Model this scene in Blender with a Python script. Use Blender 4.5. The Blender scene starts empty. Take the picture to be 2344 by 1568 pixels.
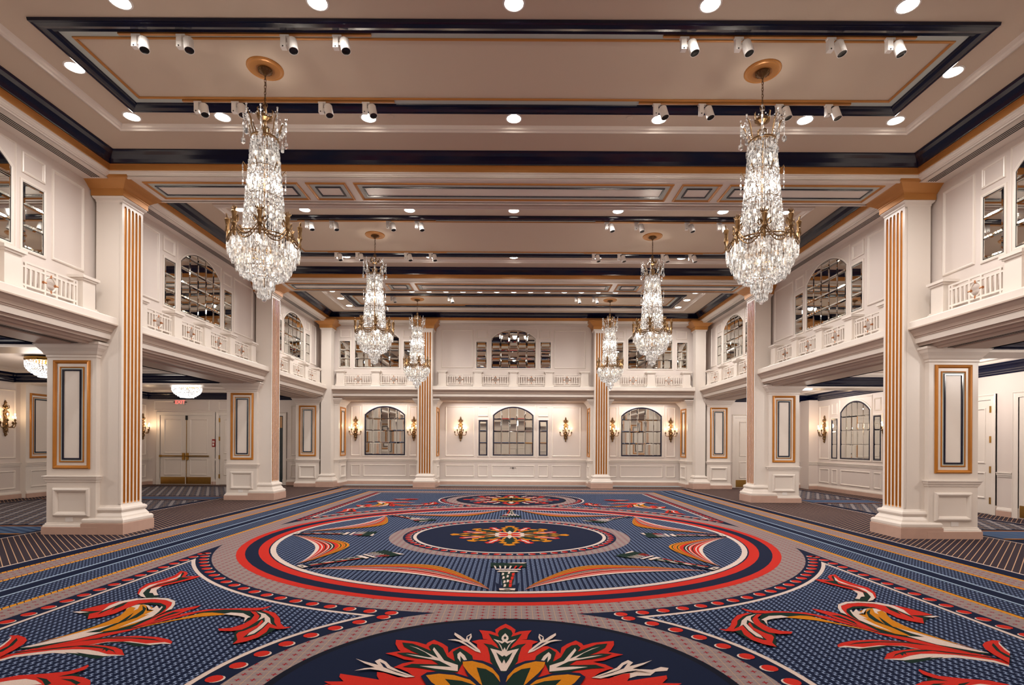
import bpy, math, random
from mathutils import Vector, Matrix
random.seed(11)
S = bpy.context.scene
COL = S.collection
pi = math.pi
NW = lambda k: ['first', 'second', 'third', 'fourth', 'fifth', 'sixth', 'seventh', 'eighth', 'ninth', 'tenth', 'eleventh', 'twelfth', 'thirteenth', 'fourteenth'][k]

# ------------------------------------------------------------------ materials
def lin(c):
    return tuple((x / 12.92 if x <= .04045 else ((x + .055) / 1.055) ** 2.4) for x in [v / 255 for v in c])

def pmat(name, rgb, rough=.5, metal=0., var=.05, scale=6., bump=0., spec=.5, coat=0., emit=0.):
    m = bpy.data.materials.new(name); m.use_nodes = True
    nt = m.node_tree; N = nt.nodes; L = nt.links
    b = N['Principled BSDF']
    c = lin(rgb)
    tc = N.new('ShaderNodeTexCoord'); nz = N.new('ShaderNodeTexNoise')
    nz.inputs['Scale'].default_value = scale; nz.inputs['Detail'].default_value = 4
    L.new(tc.outputs['Object'], nz.inputs['Vector'])
    mx = N.new('ShaderNodeMix'); mx.data_type = 'RGBA'
    mx.inputs[6].default_value = tuple(x * (1 - var) for x in c) + (1,)
    mx.inputs[7].default_value = tuple(min(1, x * (1 + var)) for x in c) + (1,)
    L.new(nz.outputs['Fac'], mx.inputs[0]); L.new(mx.outputs[2], b.inputs['Base Color'])
    b.inputs['Roughness'].default_value = rough
    b.inputs['Metallic'].default_value = metal
    b.inputs['Specular IOR Level'].default_value = spec
    b.inputs['Coat Weight'].default_value = coat
    if emit:
        L.new(mx.outputs[2], b.inputs['Emission Color']); b.inputs['Emission Strength'].default_value = emit
    if bump:
        bp = N.new('ShaderNodeBump'); bp.inputs['Strength'].default_value = bump; bp.inputs['Distance'].default_value = .01
        L.new(nz.outputs['Fac'], bp.inputs['Height']); L.new(bp.outputs['Normal'], b.inputs['Normal'])
    return m

def emat(name, rgb, strength):
    m = bpy.data.materials.new(name); m.use_nodes = True
    nt = m.node_tree; N = nt.nodes
    b = N['Principled BSDF']; b.inputs['Base Color'].default_value = (.8, .8, .8, 1)
    b.inputs['Emission Color'].default_value = lin(rgb) + (1,); b.inputs['Emission Strength'].default_value = strength
    m.cycles.emission_sampling = 'NONE'
    return m

class G:
    """tiny node-graph helper for procedural carpet patterns"""
    def __init__(s, name):
        s.m = bpy.data.materials.new(name); s.m.use_nodes = True
        s.N = s.m.node_tree.nodes; s.L = s.m.node_tree.links
        s.b = s.N['Principled BSDF']; s.b.inputs['Roughness'].default_value = .95
        s.b.inputs['Specular IOR Level'].default_value = .1
        tc = s.N.new('ShaderNodeTexCoord'); sp = s.N.new('ShaderNodeSeparateXYZ')
        s.L.new(tc.outputs['Object'], sp.inputs[0]); s.x, s.y = sp.outputs[0], sp.outputs[1]
        s.tc = tc
    def o(s, op, a, b=0., c=0.):
        n = s.N.new('ShaderNodeMath'); n.operation = op
        for i, v in enumerate((a, b, c)):
            if hasattr(v, 'is_linked'): s.L.new(v, n.inputs[i])
            else: n.inputs[i].default_value = v
        return n.outputs[0]
    def fr(s, v, p, off=0.):            # centred sawtooth -0.5..0.5
        return s.o('SUBTRACT', s.o('FRACT', s.o('ADD', s.o('DIVIDE', v, p), off + 100.)), .5)
    def lt(s, v, t): return s.o('LESS_THAN', s.o('ABSOLUTE', v), t)
    def mix(s, f, a, b):
        n = s.N.new('ShaderNodeMix'); n.data_type = 'RGBA'; s.L.new(f, n.inputs[0])
        for i, v in ((6, a), (7, b)):
            if isinstance(v, tuple): n.inputs[i].default_value = lin(v) + (1,)
            else: s.L.new(v, n.inputs[i])
        return n.outputs[2]
    def done(s, col):
        nz = s.N.new('ShaderNodeTexNoise'); nz.inputs['Scale'].default_value = 160; s.L.new(s.tc.outputs['Object'], nz.inputs['Vector'])
        hs = s.N.new('ShaderNodeHueSaturation'); s.L.new(col, hs.inputs['Color'])
        s.L.new(s.o('ADD', s.o('MULTIPLY', nz.outputs['Fac'], .4), .5), hs.inputs['Value'])
        s.L.new(hs.outputs[0], s.b.inputs['Base Color'])
        return s.m

WALL = pmat('wall_paint', (217, 206, 199), .45, var=.015, scale=2)
TRIM = pmat('trim_paint', (227, 218, 209), .32, var=.015, scale=3)
CEIL = pmat('ceiling_paint', (212, 195, 176), .7, var=.015, scale=1)
NAVY = pmat('navy_gloss_paint', (7, 14, 42), .16, var=.1, spec=.5)
GOLD = pmat('gold_paint', (190, 132, 70), .38, metal=.25, var=.08)
GILT = pmat('gilded_paint', (184, 118, 38), .3, metal=.25, var=.12)
MARB = pmat('pink_marble', (190, 158, 143), .3, var=.14, scale=5)
SOFF = pmat('soffit_shade_tone', (192, 174, 160), .5, var=.02)  # darker than the trim: shade under the ledge is put into the colour
PALE = pmat('pale_blue_paint', (190, 200, 196), .6, var=.02)
BRNZ = pmat('antique_bronze', (118, 91, 60), .35, metal=.85, var=.3, scale=30, bump=.3)
BRASS = pmat('polished_brass', (190, 150, 80), .22, metal=.95, var=.1)
COPP = pmat('copper_collar', (178, 116, 74), .35, metal=.4, var=.1)
MIRR = pmat('mirror_silvering', (232, 234, 230), .02, metal=1., var=.005)
WHIT = pmat('white_enamel', (236, 232, 228), .35, var=.02)
BLAK = pmat('black_lens', (8, 8, 9), .2, var=.1)
SLOT = pmat('dark_slot', (22, 20, 20), .7, var=.1)
CAND = pmat('candle_sleeve', (240, 222, 190), .5, var=.03, emit=.25)
REDP = pmat('red_plastic', (150, 28, 24), .4, var=.05)
DGLS = pmat('dark_door_glass', (58, 66, 68), .1, var=.2)
WOOD = pmat('tan_wood', (188, 140, 88), .5, var=.1)
GRAY = pmat('grey_plastic', (214, 206, 200), .5, var=.03)
LENS = emat('downlight_lens', (255, 244, 230), 26)
BULB = emat('warm_bulb', (255, 228, 186), 22)
EXIT = emat('exit_red', (255, 60, 50), 1.6)

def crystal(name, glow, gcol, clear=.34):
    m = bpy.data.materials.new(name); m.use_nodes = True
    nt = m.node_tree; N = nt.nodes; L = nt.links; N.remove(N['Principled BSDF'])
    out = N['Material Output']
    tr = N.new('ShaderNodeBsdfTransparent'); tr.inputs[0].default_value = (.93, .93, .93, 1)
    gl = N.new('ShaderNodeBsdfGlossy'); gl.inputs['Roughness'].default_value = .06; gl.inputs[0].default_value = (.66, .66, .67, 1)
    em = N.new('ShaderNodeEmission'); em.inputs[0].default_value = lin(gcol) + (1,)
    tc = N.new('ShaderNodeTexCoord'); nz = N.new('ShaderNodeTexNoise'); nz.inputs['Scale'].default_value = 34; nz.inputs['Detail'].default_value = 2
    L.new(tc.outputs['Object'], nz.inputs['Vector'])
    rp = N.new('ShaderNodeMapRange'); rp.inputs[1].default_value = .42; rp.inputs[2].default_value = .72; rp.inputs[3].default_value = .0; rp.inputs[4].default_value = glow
    L.new(nz.outputs['Fac'], rp.inputs[0]); L.new(rp.outputs[0], em.inputs[1])  # speckled emission stands in for bulb light caught in the crystals
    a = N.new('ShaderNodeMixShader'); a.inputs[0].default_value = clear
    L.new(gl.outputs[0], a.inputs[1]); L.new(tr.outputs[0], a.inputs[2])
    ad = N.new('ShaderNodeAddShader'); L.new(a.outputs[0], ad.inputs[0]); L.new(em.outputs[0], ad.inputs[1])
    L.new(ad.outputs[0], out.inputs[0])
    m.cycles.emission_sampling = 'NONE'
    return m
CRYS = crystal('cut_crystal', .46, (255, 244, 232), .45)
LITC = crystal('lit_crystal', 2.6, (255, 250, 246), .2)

# ------------------------------------------------------------------ mesh helpers
class MB:  # mesh builder
    def __init__(s, T=None):
        s.v = []; s.f = []; s.k = []; s.mats = []; s.T = T
    def mi(s, m):
        if m not in s.mats: s.mats.append(m)
        return s.mats.index(m)
    def add(s, vs, fs, m):
        b = len(s.v); i = s.mi(m)
        s.v += [s.T(*p) if s.T else tuple(p) for p in vs]
        for f in fs: s.f.append([b + q for q in f]); s.k.append(i)
    def box(s, x0, x1, y0, y1, z0, z1, m):
        s.add([(x, y, z) for x in (x0, x1) for y in (y0, y1) for z in (z0, z1)],
              [(0, 1, 3, 2), (4, 6, 7, 5), (0, 4, 5, 1), (2, 3, 7, 6), (0, 2, 6, 4), (1, 5, 7, 3)], m)
    def quad(s, a, b, c, d, m): s.add([a, b, c, d], [(0, 1, 2, 3)], m)
    def poly(s, pts, m): s.add(pts, [tuple(range(len(pts)))], m)
    def sweep(s, path, prof, ms, P=lambda u, v, h: (u, v, h), closed=True):
        n = len(path); r = len(prof); vs = []
        for i, (x, y) in enumerate(path):
            def nrm(p, q):
                dx, dy = q[0] - p[0], q[1] - p[1]; l = math.hypot(dx, dy) or 1
                return (-dy / l, dx / l)
            pr = path[i - 1] if (i or closed) else None
            nx = path[(i + 1) % n] if (i < n - 1 or closed) else None
            if pr is None: mx, my = nrm(path[i], nx)
            elif nx is None: mx, my = nrm(pr, path[i])
            else:
                a, b = nrm(pr, path[i]), nrm(path[i], nx)
                d = 1 + a[0] * b[0] + a[1] * b[1]; d = max(d, .15)
                mx, my = (a[0] + b[0]) / d, (a[1] + b[1]) / d
            for o, h in prof: vs.append(P(x + mx * o, y + my * o, h))
        ms = ms if isinstance(ms, list) else [ms] * (r - 1)
        for j in range(r - 1):
            fs = []
            for i in range(n if closed else n - 1):
                k = (i + 1) % n
                fs.append((i * r + j, k * r + j, k * r + j + 1, i * r + j + 1))
            s.add(vs, fs, ms[j])
    def lathe(s, prof, m, c=(0, 0, 0), seg=16):
        vs = []; r = len(prof)
        for i in range(seg):
            a = 2 * pi * i / seg
            for R, z in prof: vs.append((c[0] + R * math.cos(a), c[1] + R * math.sin(a), c[2] + z))
        fs = [(i * r + j, ((i + 1) % seg) * r + j, ((i + 1) % seg) * r + j + 1, i * r + j + 1) for i in range(seg) for j in range(r - 1)]
        s.add(vs, fs, m)
    def tube(s, pts, R, m, seg=6, closed=False):
        pts = [Vector(p) for p in pts]; n = len(pts); vs = []
        for i, p in enumerate(pts):
            a = pts[i - 1] if (i or closed) else p; b = pts[(i + 1) % n] if (i < n - 1 or closed) else p
            t = (b - a).normalized(); u = t.cross(Vector((0, 0, 1)))
            if u.length < .05: u = t.cross(Vector((0, 1, 0)))
            u.normalize(); w = t.cross(u); q = R[i] if isinstance(R, (list, tuple)) else R
            for k in range(seg):
                g = 2 * pi * k / seg; vs.append(tuple(p + u * q * math.cos(g) + w * q * math.sin(g)))
        fs = [(i * seg + k, ((i + 1) % n) * seg + k, ((i + 1) % n) * seg + (k + 1) % seg, i * seg + (k + 1) % seg) for i in range(n if closed else n - 1) for k in range(seg)]
        if not closed: fs += [tuple(range(seg)), tuple((n - 1) * seg + k for k in range(seg))]
        s.add(vs, fs, m)
    def ball(s, c, R, m, a=8, b=5, sz=1.):
        s.lathe([(R * math.sin(pi * j / b), -R * sz * math.cos(pi * j / b)) for j in range(b + 1)], m, c, a)
    def bead(s, x, y, z, L, R, rot, m):      # faceted drop: 4-sided bar with pointed ends
        vs = [(x, y, z)]
        for zz in (z - L * .22, z - L * .78):
            for k in range(4):
                g = rot + pi / 2 * k; vs.append((x + R * math.cos(g), y + R * math.sin(g), zz))
        vs.append((x, y, z - L))
        fs = []
        for k in range(4):
            q = (k + 1) % 4; fs += [(0, 1 + k, 1 + q), (1 + k, 5 + k, 5 + q, 1 + q), (5 + k, 9, 5 + q)]
        s.add(vs, fs, m)
    def build(s, name, parent=None, smooth=False, org=None, kind=None, label=None):
        me = bpy.data.meshes.new(name)
        o = (0, 0, 0) if org is None else org
        if org is None and parent is not None and tuple(parent.rotation_euler) == (0, 0, 0):
            p = parent; o = Vector((0, 0, 0))
            while p is not None: o = o + Vector(p.location); p = p.parent
        me.from_pydata([(x - o[0], y - o[1], z - o[2]) for x, y, z in s.v], [], s.f)
        for m in s.mats: me.materials.append(m)
        me.polygons.foreach_set('material_index', s.k)
        if smooth: me.polygons.foreach_set('use_smooth', [True] * len(s.f))
        me.update()
        ob = bpy.data.objects.new(name, me); COL.objects.link(ob)
        if parent is not None: ob.parent = parent
        elif org is not None: ob.location = org
        if kind: ob['kind'] = kind
        if label: ob['label'] = label
        return ob

def empty(name, loc=(0, 0, 0), rz=0., parent=None, kind=None):
    o = bpy.data.objects.new(name, None); COL.objects.link(o); o.empty_display_size = .1
    o.location = loc; o.rotation_euler = (0, 0, rz)
    if parent is not None: o.parent = parent
    if kind: o['kind'] = kind
    return o
def tag(o, label, cat, group=None, kind=None):
    o['label'] = label; o['category'] = cat
    if group: o['group'] = group
    if kind: o['kind'] = kind
    return o
def kids(o): return list(o.children)
def copy_tree(o, parent=None):
    c = o.copy(); COL.objects.link(c)
    if parent is not None: c.parent = parent
    for ch in kids(o): copy_tree(ch, c)
    return c
used = {}
def inst(key, maker, loc, rz, label, cat, group):
    if key not in used: o = used[key] = maker()
    else: o = copy_tree(used[key])
    o.location = loc; o.rotation_euler = (0, 0, rz)
    return tag(o, label, cat, group)

def lamp(name, kind, loc, energy, rgb=(255, 226, 190), size=.05, rot=None, angle=None, blend=.5):
    l = bpy.data.lights.new(name, kind); l.energy = energy; l.color = lin(rgb)
    if kind == 'AREA': l.shape = 'RECTANGLE'; l.size, l.size_y = size
    else: l.shadow_soft_size = size
    if angle: l.spot_size = angle; l.spot_blend = blend
    o = bpy.data.objects.new(name, l); COL.objects.link(o); o.location = loc
    if rot: o.rotation_euler = rot
    return o

# wall-plane mappings: (u, v, h) -> world, h is the relief towards the room
PL = lambda a: (lambda u, v, h: (-a + h, u, v))
PR = lambda a: (lambda u, v, h: (a - h, u, v))
PB = lambda y: (lambda u, v, h: (u, y - h, v))
rect = lambda u0, u1, v0, v1: [(u0, v0), (u1, v0), (u1, v1), (u0, v1)]
MOLD = [(0, 0), (.006, .016), (.02, .022), (.03, .016), (.036, .006), (.045, 0)]
BOLD = [(0, 0), (.008, .03), (.03, .038), (.05, .03), (.07, .008), (.075, 0)]

def arch(cx, hw, z0, zs, zt, n=16):
    r = zt - zs; R = (hw * hw + r * r) / (2 * r); zc = zt - R; a0 = math.asin(hw / R)
    if r > hw * .999: a0 = pi / 2
    top = [(cx + R * math.sin(a0 - 2 * a0 * i / n), zc + R * math.cos(a0 - 2 * a0 * i / n)) for i in range(n + 1)]
    return [(cx - hw, z0), (cx + hw, z0)] + top

def clip(poly, ax, val, keep):
    out = []
    for i in range(len(poly)):
        a, b = poly[i - 1], poly[i]; ia = (a[ax] - val) * keep >= 0; ib = (b[ax] - val) * keep >= 0
        if ia != ib:
            t = (val - a[ax]) / (b[ax] - a[ax]); out.append(tuple(a[j] + t * (b[j] - a[j]) for j in (0, 1)))
        if ib: out.append(b)
    return out

def mirror(P, name, label, group, outline, cols, zrows, frame_mat, fw=.022):
    us = [p[0] for p in outline]; vs = [p[1] for p in outline]
    u0, u1 = min(us), max(us)
    base = P((u0 + u1) / 2, min(vs), 0)
    root = empty(name, base); tag(root, label, 'mirror', group)
    g = MB()
    ue = [u0 + (u1 - u0) * i / cols for i in range(cols + 1)]
    ze = zrows + [max(vs) + .01]
    for i in range(cols):
        for j in range(len(ze) - 1):
            c = outline
            for ax, val, k in ((0, ue[i], 1), (0, ue[i + 1], -1), (1, ze[j], 1), (1, ze[j + 1], -1)):
                c = clip(c, ax, val, k)
                if not c: break
            if len(c) < 3: continue
            cu = sum(p[0] for p in c) / len(c); cv = sum(p[1] for p in c) / len(c)
            su = max(p[0] for p in c) - min(p[0] for p in c); sv = max(p[1] for p in c) - min(p[1] for p in c)
            if su < .03 or sv < .02: continue
            gap, bev = .004, .026
            ta, tb = random.uniform(-.008, .008), random.uniform(-.008, .008)
            def ins(p, d, h):
                fu = 1 - 2 * d / su; fv = 1 - 2 * d / sv
                fu, fv = max(fu, .1), max(fv, .1)
                u, v = cu + (p[0] - cu) * fu, cv + (p[1] - cv) * fv
                return P(u, v, h + ta * (u - cu) + tb * (v - cv))
            o_ = [ins(p, gap, .009) for p in c]; i_ = [ins(p, gap + bev, .0155) for p in c]; n = len(c)
            g.poly(i_, MIRR)
            g.add(o_ + i_, [(q, (q + 1) % n, n + (q + 1) % n, n + q) for q in range(n)], MIRR)
    g.build('glass', root)
    b = MB(); b.poly([P(u, v, .004) for u, v in outline], SLOT); b.build('backing', root)
    f = MB()
    if frame_mat is NAVY:
        f.sweep(outline, [(-fw, 0), (-fw, .02), (-fw * .5, .032), (0, .028), (.014, .024), (.016, .010)], NAVY, P)
        f.sweep(outline, [(-fw - .05, 0), (-fw - .045, .02), (-fw - .02, .026), (-fw, .014)], TRIM, P)
    else:
        f.sweep(outline, [(-.045, 0), (-.04, .016), (-.018, .02), (-.004, .012), (0, .01)], TRIM, P)
        f.sweep(outline, [(-.003, .011), (.004, .0125), (.008, .011)], SLOT, P)
    f.build('frame', root)
    return root
PLANT=[["green",[-3097,3595,-3000,3631,-2888,3620,-2744,3567,-2640,3530,-2601,3573,-2505,3602,-2588,3696,-2675,3751,-2807,3784,-2891,3790,-2965,3780,-3040,3742,-3148,3683]],["cream",[-3221,3482,-3184,3551,-3095,3592,-2998,3628,-2893,3613,-2924,3633,-2820,3619,-2858,3641,-2751,3609,-2625,3578,-2498,3591,-2635,3625,-2721,3658,-2814,3690,-2923,3695,-3040,3678,-3132,3635,-3216,3586,-3250,3513]],["red",[-3244,3507,-3214,3583,-3128,3631,-3036,3674,-2919,3691,-2816,3693,-2721,3658,-2624,3610,-2500,3595,-2555,3655,-2580,3685,-2665,3736,-2764,3763,-2891,3790,-2980,3765,-3069,3713,-3168,3675,-3240,3612,-3304,3571]],["green",[-3272,3591,-3175,3654,-3051,3692,-2934,3742,-2815,3726,-2722,3707,-2701,3665,-2701,3693,-2665,3652,-2670,3687,-2614,3653,-2570,3613,-2634,3680,-2722,3728,-2841,3758,-2953,3766,-3075,3720,-3207,3661]],["green",[-2828,3776,-2723,3816,-2675,3825,-2542,3751,-2490,3752,-2424,3774,-2388,3801,-2519,3836,-2696,3854]],["cream",[-2869,3761,-2783,3825,-2685,3839,-2553,3805,-2453,3776,-2388,3801,-2323,3795,-2335,3833,-2519,3836,-2701,3862,-2798,3844]],["red",[-3258,3632,-3145,3740,-3035,3801,-2943,3892,-2805,3930,-2655,3954,-2499,3929,-2392,3885,-2340,3843,-2322,3803,-2386,3831,-2455,3812,-2497,3802,-2632,3841,-2789,3832,-2875,3768,-2986,3741,-3142,3676]],["green",[-3104,3755,-3006,3832,-2835,3894,-2674,3901,-2486,3867,-2410,3843,-2501,3890,-2598,3911,-2685,3917,-2851,3916,-3024,3854]],["green",[-3295,3672,-3228,3774,-3178,3977,-3132,4176,-3080,4307,-3055,4446,-3000,4552,-2896,4642,-2784,4558,-2623,4358,-2704,4333,-2787,4105,-2953,3978,-3053,3823,-3166,3704]],["red",[-3170,3708,-3059,3831,-2957,3983,-2791,4110,-2706,4336,-2638,4478,-2511,4592,-2298,4622,-2079,4644,-2019,4701,-2031,4623,-2071,4568,-2164,4559,-2239,4580,-2364,4570,-2526,4513,-2629,4368,-2725,4223,-2786,4062,-2903,3912,-3033,3798]],["gold",[-2784,4100,-2713,4214,-2609,4335,-2508,4482,-2411,4537,-2299,4508,-2210,4459,-2299,4447,-2379,4420,-2482,4382,-2590,4305,-2702,4196]],["green",[-2571,4480,-2480,4546,-2370,4581,-2239,4580,-2138,4545,-2078,4473,-2043,4374,-2029,4232,-2061,4393,-2131,4451,-2278,4468,-2425,4505]],["red",[-2820,4109,-2815,4276,-2794,4474,-2759,4581,-2676,4660,-2627,4700,-2625,4617,-2657,4541,-2671,4436,-2714,4356,-2760,4194]],["green",[-2755,4268,-2738,4394,-2689,4519,-2746,4507,-2775,4354]],["cream",[-3284,3701,-3213,3819,-3153,3945,-3119,4045,-3097,4168,-3013,4212,-3035,4087,-3076,4004,-2960,4024,-3003,3933,-3051,3854,-3135,3791,-3230,3716]],["gold",[-3251,3789,-3169,3966,-3119,4119,-3106,4259,-3113,4404,-3161,4537,-3206,4607,-3202,4656,-3133,4614,-3154,4673,-3156,4714,-3095,4693,-3026,4650,-2938,4576,-2876,4451,-2853,4332,-2854,4201,-2906,4068,-2987,4015,-2981,4171,-2982,4272,-3035,4164,-3092,4085,-3153,3945]],["green",[-3120,4681,-3029,4595,-2962,4459,-2945,4359,-2974,4244,-2986,4162,-3058,4487,-3006,4367,-2976,4281,-3005,4437,-3036,4562]],["cream",[-3177,4564,-3216,4667,-3200,4701,-3156,4707,-3092,4582,-3097,4539,-3127,4609,-3194,4645]],["cream",[-3154,4721,-3064,4683,-2986,4592,-2978,4527,-2983,4629,-2999,4684,-2923,4598,-2929,4533,-2920,4609,-2970,4715,-2908,4642,-2849,4504,-2836,4382,-2851,4285,-2914,4110,-2897,4308,-2900,4440,-2930,4419,-2930,4544,-2995,4574,-3087,4682]],["green",[-3197,4612,-3183,4725,-3107,4762,-3007,4753,-2914,4687,-2865,4599,-2827,4473,-2820,4329,-2865,4503,-2919,4642,-2990,4696,-3114,4722,-3181,4702]],["green",[-3543,4537,-3494,4693,-3380,4813,-3296,4840,-3249,4723,-3193,4463,-3288,4380,-3382,4397]],["red",[-3535,4527,-3505,4621,-3426,4783,-3304,4852,-3325,4755,-3356,4640,-3345,4521,-3450,4508]],["red",[-3298,4305,-3386,4437,-3353,4490,-3324,4597,-3327,4721,-3313,4815,-3140,4864,-3019,4836,-2912,4761,-2873,4688,-2809,4505,-2816,4324,-2827,4473,-2864,4599,-2914,4676,-3014,4753,-3110,4766,-3183,4725,-3195,4590,-3186,4453,-3220,4371]],["green",[-3303,4415,-3345,4521,-3328,4630,-3318,4803,-3274,4665,-3276,4523,-3315,4630,-3308,4480]],["cream",[-3336,4501,-3391,4662,-3390,4789,-3314,4876,-3170,4910,-3034,4892,-2924,4815,-2858,4711,-2804,4579,-2819,4511,-2871,4677,-2918,4767,-3022,4841,-3143,4869,-3262,4841,-3334,4748,-3332,4608]],["cream",[-3562,4484,-3508,4500,-3423,4481,-3475,4451]],["green",[-3429,4456,-3401,4457,-3300,4311]],["red",[-3408,5038,-3503,5198,-3559,5384,-3512,5550,-3497,5728,-3545,5887,-3561,5941,-3472,5904,-3405,5811,-3362,5682,-3308,5711,-3209,5715,-3222,5592,-3287,5439,-3348,5317,-3361,5188,-3337,5053,-3303,4951,-3377,5008]],["green",[-3342,4988,-3424,5172,-3425,5344,-3360,5545,-3446,5757,-3509,5896,-3452,5826,-3381,5658,-3270,5646,-3320,5493,-3390,5360,-3401,5215,-3317,5067,-3224,4992,-3120,4939,-3178,4900,-3249,4902]],["cream",[-3377,5008,-3460,5171,-3496,5342,-3438,5496,-3429,5657,-3485,5832,-3403,5674,-3397,5554,-3452,5397,-3439,5228,-3368,5052,-3239,4903,-3312,4943]],["cream",[-3317,5062,-3388,5201,-3372,5273,-3344,5288,-3314,5162,-3250,5069,-3183,4993,-3211,4972,-3279,5055]],["green",[-1885,3784,-1922,3873,-1989,4015,-2017,4223,-2036,4414,-2109,4514,-2030,4537,-1833,4379,-1723,4194,-1722,4055,-1748,3924,-1813,3830]],["red",[-2036,4537,-1992,4538,-1895,4478,-1797,4341,-1734,4212,-1673,4133,-1617,4140,-1653,4096,-1706,4086,-1781,4122,-1758,4020,-1768,3908,-1812,3827,-1881,3776,-1889,3858,-1954,3967,-1961,4015,-1932,4050,-1897,4172,-1921,4300,-1892,4263,-1869,4137,-1879,4034,-1875,3905,-1852,3909,-1814,3970,-1819,4103,-1834,4228,-1729,4137,-1800,4247,-1841,4340,-1936,4457]],["red",[-2150,4087,-2065,4106,-2017,4186,-2005,4298,-2033,4414,-2117,4518,-2066,4505,-1983,4395,-1940,4262,-1945,4135,-1963,4066,-2028,4035,-2117,4042]],["cream",[-2062,4509,-1959,4446,-1874,4339,-1819,4228,-1790,4189,-1846,4242,-1830,4103,-1833,3986,-1863,3940,-1874,4001,-1865,4102,-1880,4263,-1926,4357,-1942,4267,-1962,4376,-1989,4435]],["cream",[-2298,4437,-2257,4479,-2147,4461,-2040,4364,-2052,4344,-2030,4232,-2078,4349,-2149,4391,-2260,4423]],["red",[-3423,3698,-3466,3806,-3505,3881,-3555,3915,-3497,3924,-3407,3879,-3345,3824,-3303,3751,-3271,3645,-3250,3513]],["green",[-3359,3630,-3374,3713,-3434,3822,-3457,3867,-3409,3822,-3356,3728,-3322,3617,-3328,3597]],["cream",[-3423,3698,-3472,3813,-3524,3900,-3477,3843,-3420,3733,-3397,3670]],["green",[-2660,3227,-2541,3273,-2503,3230,-2558,3187]],["red",[-3009,3117,-2947,3192,-2882,3244,-2742,3269,-2632,3305,-2603,3351,-2591,3404,-2568,3381,-2555,3327,-2582,3272,-2635,3230,-2556,3240,-2472,3220,-2403,3180,-2362,3129,-2354,3070,-2536,3028,-2824,3061]],["green",[-2755,3220,-2670,3195,-2593,3137,-2601,3105,-2679,3174]],["green",[-2589,3197,-2518,3193,-2433,3148,-2435,3118,-2502,3162]],["cream",[-2947,3098,-2902,3144,-2860,3171,-2790,3193,-2714,3173,-2635,3124,-2731,3102]]]
FLOWER=[["red",[0,4251,-39,4195,-77,4115,-69,4038,-108,4080,-197,4103,-170,4011,-157,3915,-115,3903,-182,3902,-236,3866,-194,3814,-184,3720,-252,3776,-295,3782,-354,3716,-374,3646,-391,3758,-436,3824,-505,3894,-542,3836,-547,3799,-621,3850,-714,3878,-775,3888,-762,3809,-720,3708,-699,3680,-792,3637,-718,3592,-646,3534,-571,3511,-644,3471,-687,3410,-643,3387,-587,3341,-526,3264,-629,3262,-727,3327,-773,3338,-760,3282,-733,3228,-855,3269,-989,3311,-981,3266,-934,3202,-1048,3200,-950,3120,-842,3053,0,3069]],["green",[0,4161,-44,4098,-55,4030,-45,3965,-124,4029,-99,3932,-80,3870,-57,3810,-40,3730,-90,3802,-151,3830,-116,3750,-96,3612,-88,3508,-62,3435,-22,3365,0,3319]],["cream",[0,4035,-23,3966,-26,3918,-14,3864,-82,3913,-41,3822,-21,3724,-16,3682,-98,3733,-70,3612,-48,3497,-17,3362,0,3359]],["green",[0,3974,-12,3937,0,3903]],["green",[-50,3863,-19,3823,0,3857,0,3753,-11,3696,-24,3781]],["green",[-55,3660,-13,3587,0,3607,0,3542,-12,3472,-33,3548]],["green",[-720,3832,-691,3752,-618,3668,-557,3612,-646,3647,-717,3639,-655,3586,-572,3549,-467,3525,-411,3452,-508,3456,-583,3460,-633,3411,-548,3401,-447,3367,-384,3332,-280,3334,-259,3505,-319,3510,-372,3579,-420,3729,-465,3793,-505,3807,-522,3755,-493,3678,-560,3740,-642,3811]],["cream",[-657,3770,-601,3725,-532,3654,-467,3564,-498,3566,-581,3601,-654,3620,-578,3581,-468,3532,-415,3508,-325,3411,-430,3427,-528,3425,-425,3385,-281,3350,-289,3442,-385,3515,-428,3618,-483,3742,-486,3699,-428,3552,-508,3636,-596,3732]],["green",[-332,3593,-346,3661,-308,3739,-252,3663,-211,3596,-200,3531,-264,3504,-285,3454,-314,3503]],["cream",[-311,3621,-297,3664,-260,3595,-239,3524,-259,3517,-289,3594,-277,3489,-303,3555]],["cream",[-409,3885,-355,3898,-296,3865,-340,3926,-372,3990,-373,4036,-327,3971,-278,3884,-278,3960,-250,4017,-240,3944,-251,3858,-208,3777,-167,3692,-157,3642,-198,3675,-268,3780,-323,3849,-363,3871]],["navy",[-274,3944,-251,3984,-259,3881]],["navy",[-296,3857,-261,3828,-182,3685,-252,3783]],["cream",[-959,3532,-898,3491,-789,3432,-826,3492,-802,3531,-751,3482,-706,3409,-634,3341,-528,3261,-580,3250,-675,3303,-761,3349,-823,3369,-913,3344,-861,3382,-801,3395,-879,3454]],["navy",[-791,3481,-753,3445,-721,3385,-628,3307,-550,3264,-655,3323,-747,3397]],["navy",[-269,3504,-215,3527,-138,3507,-72,3447,-31,3364,0,3319,0,3069,-143,3066,-232,3337]],["gold",[-264,3489,-203,3499,-131,3458,-70,3387,-26,3274,-16,3189,-59,3307,-109,3374,-168,3397,-155,3327,-117,3208,-105,3106,-149,3197,-211,3315,-253,3419]],["green",[-168,3397,-109,3374,-59,3296,-23,3199,-20,3069,-103,3067,-143,3272]],["navy",[-493,3265,-464,3321,-395,3336,-297,3316,-198,3249,-119,3146,-116,3067,-406,3061]],["gold",[-464,3276,-390,3300,-294,3280,-196,3217,-146,3135,-241,3200,-344,3225,-311,3163,-276,3083,-369,3121,-417,3181]],["green",[-344,3225,-241,3200,-164,3135,-160,3066,-276,3083,-311,3163]]]
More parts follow.
